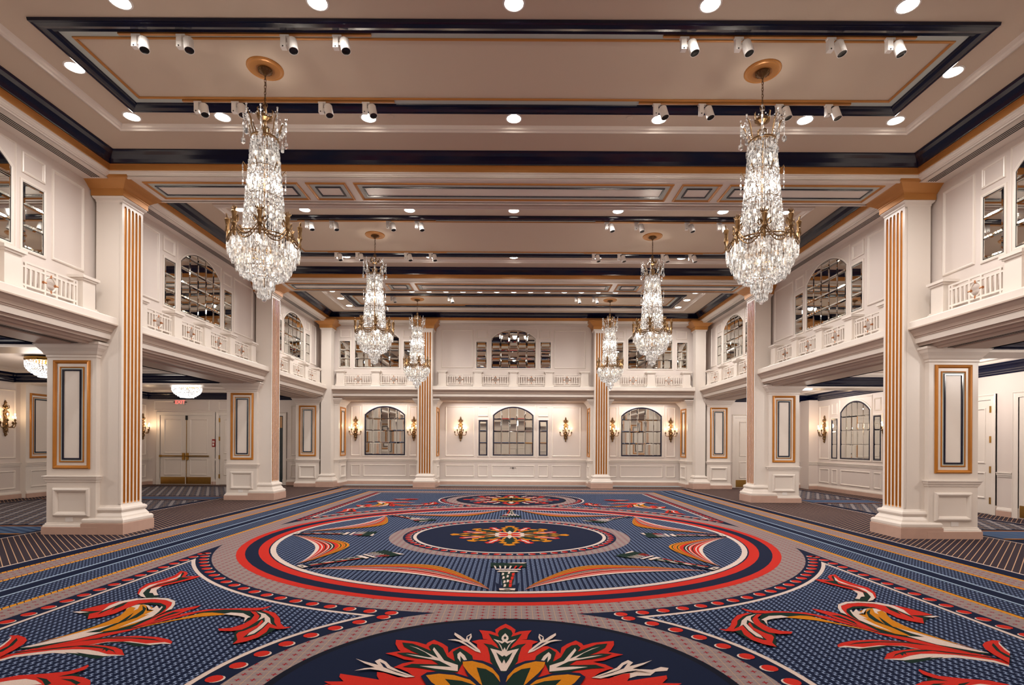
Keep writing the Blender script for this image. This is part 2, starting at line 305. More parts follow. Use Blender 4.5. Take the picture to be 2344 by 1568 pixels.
# ------------------------------------------------------------------ shell
Z0, ZS = 5.72, 5.415                 # main ceiling, dropped soffit
AW, BW = 6.53, 18.40                # upper side walls / upper back wall
COLY = [3.88, 8.70, 13.95]
COFF = [(-2.2, 3.19), (4.57, 8.01), (9.39, 13.26), (14.64, 17.78)]
YF = -2.9                           # rear end of the room, behind the camera
LW, RW, LE, RE, AL = 12.45, 10.02, 18.62, 18.5, 19.25   # aisle walls, end walls, alcove wall

c = MB()
for y0, y1 in COFF: c.quad((-5.9, y0 - .02, Z0), (5.9, y0 - .02, Z0), (5.9, y1 + .02, Z0), (-5.9, y1 + .02, Z0), CEIL)
ceiling = c.build('ceiling', kind='structure')
# coffer cornices: navy cove, gold fascia, white cyma
PROF = [(.19, Z0), (.19, 5.705), (.175, 5.69), (.12, 5.672), (.065, 5.635), (.035, 5.6), (.03, 5.588), (.018, 5.588)]
GPR = [(.018, 5.588), (.018, 5.582), (0, 5.58), (0, 5.505), (-.012, 5.50)]
WPR = [(-.012, 5.50), (-.012, 5.488), (-.03, 5.48), (-.04, 5.462), (-.05, 5.456), (-.055, 5.446), (-.075, 5.44), (-.08, 5.425), (-.12, 5.42)]
RINGS = [(-1.75, 2.7), (5.07, 7.51), (9.83, 12.84), (15.08, 17.34)]
NRING = [(-1.2, 2.1), (5.54, 7.087), (10.286, 12.48), (15.6, 17.03)]
n = 0
for i, (y0, y1) in enumerate(COFF):
    p = rect(-6.07, 6.07, y0 - .19, y1 + .19)
    for nm, pr, m in (('navy', PROF, NAVY), ('gold', GPR, GOLD), ('white', WPR, TRIM)):
        n += 1; b = MB(); b.sweep(p, pr, m); b.build('trim_%d' % n, kind='structure', label={'navy': 'dark navy cove cornice', 'gold': 'gold painted fascia band', 'white': 'white stepped cornice'}[nm])
    if not i: continue
    y0, y1 = RINGS[i]
    n += 1; b = MB(); b.sweep(rect(-5.42, 5.42, y0, y1), [(-.005, Z0), (0, 5.695), (.02, 5.69), (.035, 5.67), (.06, 5.662), (.075, 5.678), (.1, 5.685), (.115, 5.705), (.13, Z0)], TRIM)
    b.build('trim_%d' % n, kind='structure', label='white raised ceiling moulding')
    y0, y1 = NRING[i]; R = rect(-4.95, 4.95, y0, y1)
    n += 1; b = MB(); b.sweep(R, [(0, Z0), (.005, 5.69), (.02, 5.682), (.035, 5.69), (.07, 5.678), (.11, 5.686), (.14, 5.70), (.155, 5.69), (.165, 5.705), (.17, Z0)], NAVY)
    b.sweep(R, [(.17, 5.716), (.255, 5.716)], PALE)
    b.sweep(R, [(.255, 5.718), (.257, 5.706), (.27, 5.70), (.285, 5.706), (.287, 5.718)], GOLD)
    b.build('trim_%d' % n, kind='structure', label='navy ceiling ring with pale strip and gold line')

# soffits and beams
b = MB()
for s in (-1, 1): b.quad((s * 6.15, YF, ZS), (s * (AW + .05), YF, ZS), (s * (AW + .05), BW + .1, ZS), (s * 6.15, BW + .1, ZS), TRIM)
b.quad((-AW, 18.06, ZS), (AW, 18.06, ZS), (AW, BW + .1, ZS), (-AW, BW + .1, ZS), TRIM)
b.build('ceiling_border', kind='structure')
for k, cy in enumerate(COLY):
    bm_ = MB(); bm_.quad((-6.2, cy - .45, 5.43), (6.2, cy - .45, 5.43), (6.2, cy + .45, 5.43), (-6.2, cy + .45, 5.43), TRIM)
    beam = bm_.build('ceiling_beam', kind='structure')
    if not k: continue
    for u0, u1 in ((-5.73, -3.34), (-3.22, -2.6), (-2.48, 2.48), (2.6, 3.22), (3.34, 5.73)):
        m = MB(); R = rect(u0, u1, cy - .29, cy + .29)
        m.sweep(R, [(0, 5.43), (.003, 5.415), (.02, 5.408), (.035, 5.418), (.045, 5.428)], GOLD)
        m.quad((u0 + .03, cy - .26, 5.428), (u1 - .03, cy - .26, 5.428), (u1 - .03, cy + .26, 5.428), (u0 + .03, cy + .26, 5.428), PALE)
        R = rect(u0 + .11, u1 - .11, cy - .16, cy + .16)
        m.sweep(R, [(0, 5.428), (.004, 5.414), (.025, 5.414), (.03, 5.426)], NAVY)
        m.quad((u0 + .13, cy - .14, 5.425), (u1 - .13, cy - .14, 5.425), (u1 - .13, cy + .14, 5.425), (u0 + .13, cy + .14, 5.425), TRIM)
        m.build('soffit_panel', beam)

# upper walls
for nm, x in (('wall_left', -AW), ('wall_right', AW)):
    b = MB(); s = -1 if x < 0 else 1
    b.box(min(x, x + s * .06), max(x, x + s * .06), YF, BW, 3.0, ZS + .05, WALL); w = b.build(nm, kind='structure')
    P = PL(AW) if x < 0 else PR(AW)
    m = MB()
    for cy, big in ((6.37, (1.35, 1.93)), (11.40, (1.34, 2.25)), (16.22, (1.34, 1.8))):
        for q in (-1, 1):
            if cy < 7 and q < 0: continue
            m.sweep(rect(*sorted((cy + q * big[0], cy + q * big[1])), 3.99, 5.28), MOLD, TRIM, P)
            m.sweep(rect(*sorted((cy + q * .87, cy + q * 1.24)), 4.99, 5.28), MOLD, TRIM, P)
        m.sweep(rect(cy - .80, cy + .80, 3.95, 5.34), [(0, 0), (.006, .012), (.018, .012), (.024, 0)], TRIM, P)
    m.build('panel_molding', w)
b = MB(); b.box(-AW, AW, BW, BW + .06, 3.0, ZS + .05, WALL); w = b.build('wall_back', kind='structure')
m = MB(); P = PB(BW)
for cx, big in ((-4.60, 0), (0, 1), (4.60, 0)):
    for q in (-1, 1):
        if big: m.sweep(rect(*sorted((q * 1.36, q * 2.43)), 3.99, 5.28), MOLD, TRIM, P)
        m.sweep(rect(*sorted((cx + q * .87, cx + q * 1.25)), 4.99, 5.28), MOLD, TRIM, P)
    m.sweep(rect(cx - .80, cx + .80, 3.95, 5.34), [(0, 0), (.006, .012), (.018, .012), (.024, 0)], TRIM, P)
m.build('panel_molding', w)

# balcony ledge: one moulded shelf running round three sides
LP = [(-6.12, YF), (-6.12, 17.99), (6.12, 17.99), (6.12, YF)]
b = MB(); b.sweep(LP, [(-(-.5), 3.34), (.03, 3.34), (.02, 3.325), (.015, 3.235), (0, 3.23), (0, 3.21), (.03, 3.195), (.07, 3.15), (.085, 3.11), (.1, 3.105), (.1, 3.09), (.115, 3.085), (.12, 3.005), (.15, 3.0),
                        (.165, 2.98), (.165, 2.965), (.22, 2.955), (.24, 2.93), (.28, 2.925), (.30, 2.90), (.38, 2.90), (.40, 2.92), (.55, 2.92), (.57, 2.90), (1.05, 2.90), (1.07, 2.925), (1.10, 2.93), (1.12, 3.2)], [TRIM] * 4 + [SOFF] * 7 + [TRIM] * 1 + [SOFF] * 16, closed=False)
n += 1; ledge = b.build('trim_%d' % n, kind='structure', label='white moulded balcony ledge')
def pedestals(P, us, w):
    for u in us:
        m = MB(); h = w / 2
        for z0, z1, hh, e in ((3.34, 3.40, .235, .03), (3.40, 3.42, .22, .015), (3.42, 3.80, .205, 0), (3.80, 3.83, .225, .02), (3.83, 3.87, .245, .045)):
            q = [P(u + a, z, r) for a in (-h - e, h + e) for r in (-.01, hh) for z in (z0, z1)]
            m.add(q, [(0, 1, 3, 2), (4, 6, 7, 5), (0, 4, 5, 1), (2, 3, 7, 6), (0, 2, 6, 4), (1, 5, 7, 3)], TRIM)
        m.build('pedestal', ledge)
for P in (PL(AW), PR(AW)):
    pedestals(P, (6.91, 8.15), .24); pedestals(P, (9.31, 10.31, 11.31, 12.31, 13.31), .22); pedestals(P, (15.57, 16.72, 17.75), .22)
pedestals(PB(BW), (-2.38, -1.19, 0, 1.19, 2.38), .24); pedestals(PB(BW), (-5.78, -4.59, -3.42, 3.42, 4.59, 5.78), .24)

# outer aisle walls with wainscot
CHAIR = [(-.005, 0), (-.004, .012), (.02, .016), (.035, .03), (.07, .03), (.078, .042), (.09, .042), (.095, 0)]
def wainscot(P, parent, u0, u1, gaps=()):
    segs = []; a = u0
    for g0, g1 in sorted(gaps): segs.append((a, g0)); a = g1
    segs.append((a, u1)); K = empty('baseboard', kind='structure')
    for a, e in segs:
        if e - a < .03: continue
        m = MB(); k = MB()
        for dst, mt, pr in ((m, TRIM, [(.80, 0), (.80, .014), (.83, .018), (.84, .03), (.872, .032), (.88, .045), (.895, .045), (.90, 0)]),
                            (m, TRIM, [(.11, 0), (.11, .03), (.135, .03), (.15, .02), (.175, .012), (.18, 0)]), (k, MARB, [(0, 0), (0, .04), (.108, .04), (.112, 0)])):
            vs = [P(x, z, h) for x in (a, e) for z, h in pr]; r = len(pr)
            dst.add(vs, [(j, r + j, r + j + 1, j + 1) for j in range(r - 1)] + [tuple(range(r)), tuple(range(r, 2 * r))], mt)
        m.build('chair_rail', parent); k.build('plinth', K)
    return K
def panels(P, parent, lst, pr=MOLD):
    m = MB()
    for r in lst: m.sweep(rect(*r), pr, TRIM, P)
    m.build('panel_molding', parent)

b = MB(); b.box(-LW - .06, -LW, YF, LE, 0, 3.2, WALL); w = b.build('wall_aisle_left', kind='structure'); P = PL(LW)
wainscot(P, w, YF, LE).name = 'baseboard_left'
panels(P, w, [(12.0, 13.67, 1.0, 2.72), (12.0, 13.67, .24, .70), (15.9, 17.3, 1.0, 2.72), (15.9, 17.3, .24, .70), (17.6, 18.5, 1.0, 2.72), (17.6, 18.5, .24, .7)])
b = MB(); b.box(-LW, -6.4, LE, LE + .06, 0, 3.2, WALL); w = b.build('wall_left_end', kind='structure'); P = PB(LE)
wainscot(P, w, -LW, -6.4, ((-12.28, -10.26), (-10.1, -8.95), (-8.95, -7.72))).name = 'baseboard_left_end'
panels(P, w, [(-12.25, -10.35, 2.52, 2.86), (-10.05, -9.0, 2.52, 2.86), (-7.58, -7.15, 1.0, 2.72), (-7.58, -7.15, .24, .70)])
b = MB(); b.box(RW, RW + .06, YF, RE, 0, 3.2, WALL); w = b.build('wall_aisle_right', kind='structure'); P = PR(RW)
wainscot(P, w, YF, RE, ((9.85, 10.93), (11.28, 12.45))).name = 'baseboard_right'
panels(P, w, [(17.3, 17.85, 1.0, 2.72), (17.3, 17.85, .24, .70), (16.86, 17.16, .24, .7), (15.3, 16.7, .24, .7), (14.85, 15.15, .24, .7), (14.1, 14.7, .24, .7), (14.1, 14.7, 1.0, 2.72), (16.87, 17.16, 2.4, 2.76), (14.86, 15.15, 2.4, 2.76), (15.22, 16.78, .98, 2.86)])
b = MB(); b.box(6.4, RW, RE, RE + .06, 0, 3.2, WALL); b.box(9.72, 10.02, 17.95, RE, .0, 2.93, WALL); b.box(6.4, 7.36, RE - .12, RE, 0, 2.93, WALL); w = b.build('wall_right_end', kind='structure'); P = PB(RE)
wainscot(P, w, 6.4, 9.72, ((7.42, 8.72),)).name = 'baseboard_right_end'
wainscot(PB(17.95), w, 9.72, 10.02).name = 'baseboard_pier'
panels(P, w, [(8.85, 9.55, 1.0, 2.72), (8.85, 9.55, .24, .70)])
# alcove wall behind the back colonnade
b = MB(); b.box(-6.5, 6.5, AL, AL + .06, 0, 3.2, WALL); w = b.build('wall_alcove', kind='structure'); P = PB(AL)
wainscot(P, w, -6.5, 6.5).name = 'baseboard_alcove'
panels(P, w, [(-2.39, -1.36, 1.0, 2.76), (1.36, 2.39, 1.0, 2.76), (-2.39, -1.36, .28, .70), (1.36, 2.39, .28, .70), (-1.24, -.88, .28, .70), (.88, 1.24, .28, .70), (-.76, .76, .28, .70),
               (-1.24, -.88, 2.41, 2.76), (.88, 1.24, 2.41, 2.76), (-.80, .80, .98, 2.84)] +
       [r for s in (-1, 1) for r in ((s * 4.52 - .76, s * 4.52 + .76, .28, .70), (s * 4.52 - .80, s * 4.52 + .80, .98, 2.84), (s * 5.55 - .17, s * 5.55 + .17, .28, .70), (s * 5.55 - .17, s * 5.55 + .17, 1.0, 2.76), (s * 3.49 - .17, s * 3.49 + .17, .28, .70), (s * 3.49 - .17, s * 3.49 + .17, 1.0, 2.76))])
b = MB(); b.quad((-6.5, 18.2, 2.985), (6.5, 18.2, 2.985), (6.5, AL, 2.985), (-6.5, AL, 2.985), CEIL)
b.box(-6.46, -6.40, 18.4, AL, 0, 3.2, WALL); b.box(6.40, 6.46, 18.4, AL, 0, 3.2, WALL); b.build('ceiling_alcove', kind='structure')
# rear wall of the hall, behind the camera
b = MB(); b.box(-LW, RW, YF - .06, YF, 0, 5.8, WALL); w = b.build('wall_rear', kind='structure'); P = lambda u, v, h: (u, YF + h, v)
wainscot(P, w, -LW, RW, ((-1.2, 1.2),)).name = 'baseboard_rear'
panels(P, w, [(x, x + 1.4, z0, z1) for x in (-11, -9, -5.6, -3.6, 2.2, 4.2, 7.5) for z0, z1 in ((1, 2.7), (.24, .7))])
RP = P
b = MB(); b.box(-6.5, 6.5, YF, YF + .45, 3.0, 3.35, TRIM); b.build('trim_rear', kind='structure')
# aisle ceilings with their navy cornices and cross beams
for s, W, E, nm in ((-1, LW, LE, 'left'), (1, RW, RE, 'right')):
    T = lambda x, y, z, s=s: (s * x, y, z)
    b = MB(T); b.quad((7.1, YF, 3.16), (W, YF, 3.16), (W, E, 3.16), (7.1, E, 3.16), WALL); b.build('ceiling_aisle_' + nm, kind='structure')
    ys = [YF, COLY[0], COLY[1], COLY[2], E]
    for j in range(4):
        y0 = ys[j] + (.3 if j else 0); y1 = ys[j + 1] - (.3 if j < 3 else 0)
        R = rect(7.24, W, y0, y1)
        b = MB(T); n += 1
        b.sweep(R, [(0, 2.90), (.012, 2.91), (.02, 2.93), (.05, 2.945), (.055, 2.97), (.085, 2.99), (.10, 3.04), (.14, 3.075), (.145, 3.10), (.17, 3.105), (.175, 3.16)], NAVY)
        b.sweep(R, [(.175, 3.158), (.18, 3.13), (.22, 3.115), (.26, 3.13), (.30, 3.158), (.55, 3.158), (.56, 3.135), (.60, 3.13), (.64, 3.158)], TRIM)
        b.build('trim_%d' % n, kind='structure', label='dark navy aisle cornice')
    for cy in COLY:
        b = MB(T); b.box(7.1, W, cy - .3, cy + .3, 2.87, 3.16, TRIM); b.box(7.1, W, cy - .33, cy + .33, 2.89, 2.905, TRIM); b.build('ceiling_beam', kind='structure')
# big pilaster on the left aisle wall with a gilt panel
def gilt_panel(mb, P, u0, u1, z0=1.0, z1=2.67):
    mb[0].sweep(rect(u0, u1, z0, z1), [(0, 0), (.006, .022), (.02, .03), (.038, .026), (.05, .01), (.055, 0)], GILT, P)
    mb[0].sweep(rect(u0 + .095, u1 - .095, z0 + .1, z1 - .1), [(0, 0), (.004, .012), (.014, .014), (.022, .003)], GILT, P)
    mb[1].sweep(rect(u0 + .117, u1 - .117, z0 + .122, z1 - .122), [(0, .003), (.02, .003)], PALE, P)
    mb[2].sweep(rect(u0 + .137, u1 - .137, z0 + .14, z1 - .14), [(0, .002), (.004, .014), (.024, .014), (.03, .002)], NAVY, P)
n_ = MB(); x0 = LW - .14
n_.box(-LW, -x0, 13.80, 15.30, 0, 2.9, TRIM)
pil = n_.build('wall_pilaster', kind='structure')
g3 = (MB(), MB(), MB()); gilt_panel(g3, PL(x0), 13.91, 14.62)
g3[0].build('gold_frame', pil); g3[1].build('pale_band', pil); g3[2].build('navy_frame', pil)
k = wainscot(PL(x0), pil, 13.80, 15.30); k.name = 'baseboard_pilaster'
panels(PL(x0), pil, [(13.93, 14.6, .26, .70)])

# slot diffusers in the side soffits
for s, sd in ((-1, 'left'), (1, 'right')):
    for (y0, y1), wh in (((4.4, 8.25), 'nearest bay'), ((9.15, 13.45), 'middle bay'), ((14.4, 17.7), 'far bay')):
        r = empty('slot_diffuser', (s * 6.30, (y0 + y1) / 2, ZS)); tag(r, 'long air slot diffuser in the ceiling border along the %s wall, %s' % (sd, wh), 'air vent', 'slot diffusers along the side walls')
        b = MB(); b.box(s * 6.30 - .075, s * 6.30 + .075, y0, y1, ZS - .006, ZS + .002, TRIM); b.build('frame', r)
        b = MB()
        for q in range(4): x = s * 6.30 - .0525 + .035 * q; b.box(x - .009, x + .009, y0 + .02, y1 - .02, ZS - .0085, ZS - .004, SLOT)
        b.build('slot', r)

for s, sd in ((-1, 'left'), (1, 'right')):
    r = empty('soffit_grille', (s * 6.62, 7.5, 2.918)); tag(r, 'dark air grille under the balcony ledge, %s of the nearest column line' % sd, 'air vent', 'grilles under the balcony')
    b = MB(); b.box(s * 6.62 - .05, s * 6.62 + .05, 6.7, 8.28, 2.912, 2.925, SLOT); b.build('frame', r)
    b = MB()
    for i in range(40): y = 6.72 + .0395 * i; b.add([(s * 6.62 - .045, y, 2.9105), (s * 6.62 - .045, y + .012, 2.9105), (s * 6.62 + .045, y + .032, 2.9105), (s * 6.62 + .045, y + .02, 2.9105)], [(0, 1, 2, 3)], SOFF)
    b.build('grating', r)
# ------------------------------------------------------------------ columns (local: x along the wall, y away from the room)
def fluted(mb, w, z0, z1, nf=5, gw=.05, dp=.03):
    """plate at y=0 with nf round-ended grooves cut into it"""
    pit = (w - .10 - gw) / (nf - 1); xs = [-w / 2 + .05 + gw / 2 + pit * i for i in range(nf)]
    r = gw / 2; e = [-w / 2]
    for x in xs: e += [x - r, x + r]
    e.append(w / 2); za, zb = z0 + r, z1 - r
    for i in range(0, len(e), 2): mb[0].quad((e[i], 0, z0), (e[i + 1], 0, z0), (e[i + 1], 0, z1), (e[i], 0, z1), TRIM)
    for x in xs:
        N_ = 6; arc = [(x + r * math.cos(pi * q / N_), r * math.sin(pi * q / N_)) for q in range(N_ + 1)]
        for zc, sg, zz in ((zb, 1, z1), (za, -1, z0)):
            for q in range(N_):
                (xa, ha), (xb, hb) = arc[q], arc[q + 1]
                mb[0].quad((xa, 0, zc + sg * ha), (xb, 0, zc + sg * hb), (xb, 0, zz), (xa, 0, zz), TRIM)
        gp = [(x + r * math.cos(pi * q / 6), dp * math.sin(pi * q / 6)) for q in range(7)]
        for q in range(6):
            (xa, da), (xb, db) = gp[q], gp[q + 1]
            mb[1].quad((xa, da, za), (xb, db, za), (xb, db, zb), (xa, da, zb), GILT)
        for zc, sg in ((zb, 1), (za, -1)):
            ctr = (x, dp, zc)
            for q in range(N_):
                (xa, ha), (xb, hb) = arc[q], arc[q + 1]
                mb[1].add([(xa, 0, zc + sg * ha), (xb, 0, zc + sg * hb), ctr], [(0, 1, 2)], GILT)

def ring(mb, x0, x1, y0, y1, prof, m):   # moulding round a rectangle, profile (outward, z)
    mb.sweep(rect(x0, x1, y0, y1), [(-o, z) for o, z in prof], m)
PLB = [(.045, 0), (.045, .11), (.035, .115), (.03, .145), (.015, .15), (.012, .17), (0, .178)]
RAILP = [(0, .795), (.012, .80), (.016, .825), (.028, .84), (.032, .868), (.045, .878), (.045, .893), (0, .90)]
CAPP = [(0, 2.70), (.012, 2.72), (.012, 2.745), (.03, 2.76), (.05, 2.80), (.09, 2.85), (.11, 2.89), (.125, 2.90), (.125, 2.935)]
def pier(root, x0, x1, y0, y1, faces):
    """panelled pier; faces: list of plane mappings with their (u0,u1)"""
    p = empty('pier', parent=root)
    b = MB(); b.box(x0, x1, y0, y1, .05, 2.93, TRIM); b.build('shaft', p)
    b = MB(); ring(b, x0, x1, y0, y1, PLB[:3], MARB); b.build('plinth', p, label='pink marble plinth')
    b = MB(); ring(b, x0, x1, y0, y1, PLB[2:], TRIM); b.build('base_molding', p)
    b = MB(); ring(b, x0, x1, y0, y1, RAILP, TRIM); b.build('chair_rail', p)
    b = MB(); ring(b, x0, x1, y0, y1, CAPP, TRIM); b.build('cornice', p)
    g = (MB(), MB(), MB()); lo = MB()
    for P, u0, u1 in faces:
        m = (u0 + u1) / 2; hw = min(.285, (u1 - u0) / 2 - .06)
        gilt_panel(g, P, m - hw, m + hw)
        lo.sweep(rect(m - hw, m + hw, .27, .71), BOLD, TRIM, P)
    g[0].build('gold_frame', p, label='gilded picture-frame moulding'); g[1].build('pale_band', p); g[2].build('navy_frame', p, label='navy inner moulding'); lo.build('panel_molding', p)

def shaft(root, x0, x1, y0, y1, flutes=True, open_top=True):
    w = x1 - x0
    b = MB(); b.box(x0, x1, y0 + (.036 if flutes else 0), y1, .4, 5.35, TRIM)
    g = MB()
    if flutes:
        T = lambda x, y, z: (x + (x0 + x1) / 2, y + y0, z)
        b.T = T; g.T = T
        fluted((b, g), w, .455, 5.10)
        b.T = None
        for za, zb in ((.38, .455), (5.10, 5.3)): b.box(x0, x1, y0, y0 + .04, za, zb, TRIM)
        for xa, xb in ((x0, x0 + .004), (x1 - .004, x1)): b.box(xa, xb, y0 + .0005, y0 + .04, .4, 5.3, TRIM)
    b.build('shaft', root)
    if flutes: g.build('fluting', root, label='gold painted flutes')
    b = MB(); ring(b, x0, x1, y0, y1, [(.125, 0), (.125, .165), (.11, .168)], MARB); b.build('plinth', root, label='pink marble plinth')
    b = MB(); ring(b, x0, x1, y0, y1, [(.11, .168), (.118, .185), (.118, .22), (.10, .245), (.075, .25), (.07, .275), (.05, .305), (.035, .33), (.05, .345), (.058, .37), (.05, .395), (.03, .41), (.01, .415), (0, .44)], TRIM); b.build('base', root)
    b = MB(); ring(b, x0, x1, y0, y1, [(0, 5.13), (.008, 5.15), (.008, 5.165), (.03, 5.185), (.04, 5.205), (.04, 5.215)], TRIM); b.build('necking', root)
    b = MB(); ring(b, x0, x1, y0, y1, [(.04, 5.215), (.05, 5.218), (.05, 5.30), (.06, 5.305), (.06, 5.32), (.08, 5.335), (.11, 5.365), (.155, 5.40), (.195, 5.425), (.22, 5.43), (.22, 5.475)], GOLD)
    b.quad((x0 - .05, y0 - .05, 5.216), (x1 + .05, y0 - .05, 5.216), (x1 + .05, y1, 5.216), (x0 - .05, y1, 5.216), GOLD)
    b.build('capital', root, label='gold painted moulded capital')

PX = lambda x: (lambda u, v, h: (x + h, u, v))     # face looking +x
PXn = lambda x: (lambda u, v, h: (x - h, u, v))
def make_column():
    r = empty('fluted_column')
    shaft(r, -.238, .238, 0, .40)
    pier(r, -.32, .32, .325, 1.08, [(PXn(-.32), .351, 1.041), (PX(.32), .351, 1.041)])
    return r
GC = 'gold-fluted columns round the hall'
for s, sd in ((-1, 'left'), (1, 'right')):
    for cy, wh in ((COLY[1], 'nearest'), (COLY[2], 'second')):
        inst('col', make_column, (s * 6.065, cy, 0), -s * pi / 2,
             '%s white column with gold flutes and gold capital on the %s side of the hall' % (wh, sd), 'column', GC)
for x, sd in ((-2.9, 'left'), (2.9, 'right')):
    inst('col', make_column, (x, 17.93, 0), 0, 'white column with gold flutes against the far wall, %s of its centre mirror' % sd, 'column', GC)
def make_corner():
    r = empty('corner_column')
    shaft(r, -.325, 0, 0, .325, flutes=False)           # local: x = 0 is the room-side face
    pier(r, -1.155, -.385, .02, .66, [(lambda u, v, h: (u, .02 - h, v), -1.155, -.385)])
    return r
def make_inner_pier():
    r = empty('panelled_pier')
    pier(r, -.42, .16, .34, 1.14, [(PX(.16), .36, 1.14)])
    return r
def make_corner_r():
    r = empty('corner_column')
    shaft(r, 0, .325, 0, .325, flutes=False)
    pier(r, .385, 1.155, .02, .66, [(lambda u, v, h: (u, .02 - h, v), .385, 1.155)])
    return r
def make_inner_r():
    r = empty('panelled_pier')
    pier(r, -.16, .42, .34, 1.14, [(PXn(-.16), .36, 1.14)])
    return r
for s, mk, mk2, sd in ((-1, make_corner, make_inner_pier, 'left'), (1, make_corner_r, make_inner_r, 'right')):
    tag(mk(), 'plain white corner column with panelled pier in the far %s corner' % sd, 'column', 'corner columns').location = (s * 5.99, 17.93, 0)
    tag(mk2(), 'white pier with narrow gold panel beside the far %s alcove' % sd, 'column', 'alcove corner piers').location = (s * 5.99, 17.93, 0)

# ------------------------------------------------------------------ mirrors
ZR = [4.0, 4.29, 4.575, 4.86, 5.12]
GU = 'bevelled mirrors above the balcony'
for P, sd in ((PL(AW), 'left'), (PR(AW), 'right')):
    for cy, wh in ((6.37, 'nearest'), (11.42, 'middle'), (16.24, 'far')):
        mirror(P, 'arched_mirror', 'arched multi-pane mirror above the balcony on the %s wall, %s bay' % (sd, wh), GU, arch(cy, .715, 4.0, 4.98, 5.28), 5, ZR, TRIM)
        for q, qn in ((-1, 'nearer'), (1, 'farther')):
            if cy < 7 and q < 0: continue
            u = cy + q * 1.05
            mirror(P, 'side_mirror', 'narrow upright mirror on the %s side of the arched mirror, %s wall, %s bay' % (qn, sd, wh), GU, rect(u - .16, u + .16, 4.0, 4.87), 1, ZR[:3], TRIM)
for cx, wh in ((-4.60, 'left'), (0, 'centre'), (4.60, 'right')):
    P = PB(BW)
    mirror(P, 'arched_mirror', 'arched multi-pane mirror above the balcony on the far wall, %s bay' % wh, GU, arch(cx, .735, 4.0, 4.98, 5.28), 5, ZR, TRIM)
    for q, qn in ((-1, 'left'), (1, 'right')):
        u = cx + q * 1.08
        mirror(P, 'side_mirror', 'narrow upright mirror %s of the arched upper mirror on the far wall, %s bay' % (qn, wh), GU, rect(u - .165, u + .165, 4.0, 4.87), 1, ZR[:3], TRIM)
ZL = [1.05, 1.47, 1.89, 2.31]
GL = 'navy-framed mirrors at floor level'
P = PB(AL)
mirror(P, 'arched_mirror', 'navy-framed arched mirror in the centre alcove of the far wall', GL, arch(0, .69, 1.05, 2.44, 2.73), 5, ZL, NAVY)
for q, qn in ((-1, 'left'), (1, 'right')):
    mirror(P, 'side_mirror', 'narrow navy-framed mirror %s of the arched mirror in the centre alcove' % qn, GL, rect(q * 1.06 - .13, q * 1.06 + .13, 1.05, 2.25), 1, ZL[:3], NAVY)
    mirror(P, 'arched_mirror', 'navy-framed arched mirror in the %s alcove of the far wall' % qn, GL, arch(q * 4.52, .69, 1.05, 2.44, 2.73), 5, ZL, NAVY)
P = PR(RW)
mirror(P, 'arched_mirror', 'navy-framed arched mirror on the right aisle wall', GL, arch(16.0, .67, 1.05, 2.44, 2.73), 5, ZL, NAVY)
for q, qn in ((-1, 'nearer'), (1, 'farther')):
    mirror(P, 'side_mirror', 'narrow navy-framed mirror on the right aisle wall, %s side of the arched mirror' % qn, GL, rect(16.0 + q * 1.0 - .13, 16.0 + q * 1.0 + .13, 1.05, 2.25), 1, ZL[:3], NAVY)

# ------------------------------------------------------------------ balcony railing panels (local: x along, z up)
def make_rail(W):
    def mk():
        r = empty('railing_panel'); b = MB(); t = .0135; H = .36
        def hb(x0, x1, z): b.box(x0, x1, -t, t, z - t, z + t, TRIM)
        def vb(x, z0, z1): b.box(x - t, x + t, -t, t, z0, z1, TRIM)
        h = W / 2
        for z in (0, .06, .30, .36): hb(-h, h, z)
        for x in (-h + t, -h + .065, -.095, .095, h - .065, h - t): vb(x, 0, .36)
        k = 4 if W > .85 else 3
        for sgn in (-1, 1):
            for i in range(1, k): vb(sgn * (.095 + (h - .065 - .095) * i / k), .06, .30)
        b.build('frame', r)
        b = MB(); b.tube([(.088 * math.cos(2 * pi * i / 20), 0, .18 + .098 * math.sin(2 * pi * i / 20)) for i in range(20)], .013, TRIM, 6, True); b.build('ring', r)
        c = MB(); c.tube([(0, 0, -.02), (0, 0, .02)], .019, COPP, 8)
        c0 = c.build('collar', r, label='copper coloured collar'); c0.location = (0, 0, .285)
        for x, z, ry in ((0, .075, 0), (-.095, .18, pi / 2), (.095, .18, pi / 2)):
            k2 = c0.copy(); COL.objects.link(k2); k2.parent = r; k2.location = (x, 0, z); k2.rotation_euler = (0, ry, 0)
        return r
    return mk
GRL = 'white balcony railing panels'
for s, sd in ((-1, 'left'), (1, 'right')):
    X = s * (AW - .15)
    inst('r92', make_rail(.92), (X, 7.53, 3.40), pi / 2, 'white balcony railing panel with ring, %s wall, in front of the nearest column' % sd, 'railing', GRL)
    for i, y in enumerate((9.81, 10.81, 11.81, 12.81)):
        inst('r77', make_rail(.77), (X, y, 3.40), pi / 2, 'white balcony railing panel with ring, %s wall, %s one beyond the nearest column' % (sd, NW(i)), 'railing', GRL)
    for i, y in enumerate((15.0, 16.14, 17.24)):
        inst('r90', make_rail(.90), (X, y, 3.40), pi / 2, 'white balcony railing panel with ring, %s wall, %s one beyond the second column' % (sd, NW(i)), 'railing', GRL)
Y = BW - .15
for i, x in enumerate((-1.79, -.60, .60, 1.79)):
    inst('r94', make_rail(.94), (x, Y, 3.40), 0, 'white balcony railing panel under the far centre mirror, %s from the left' % NW(i), 'railing', GRL)
for x, sd, wh in ((-5.19, 'left', 'nearer the corner'), (-4.0, 'left', 'nearer the fluted column'), (4.0, 'right', 'nearer the fluted column'), (5.19, 'right', 'nearer the corner')):
    inst('r94', make_rail(.94), (x, Y, 3.40), 0, 'white balcony railing panel on the far wall, %s bay, %s' % (sd, wh), 'railing', GRL)
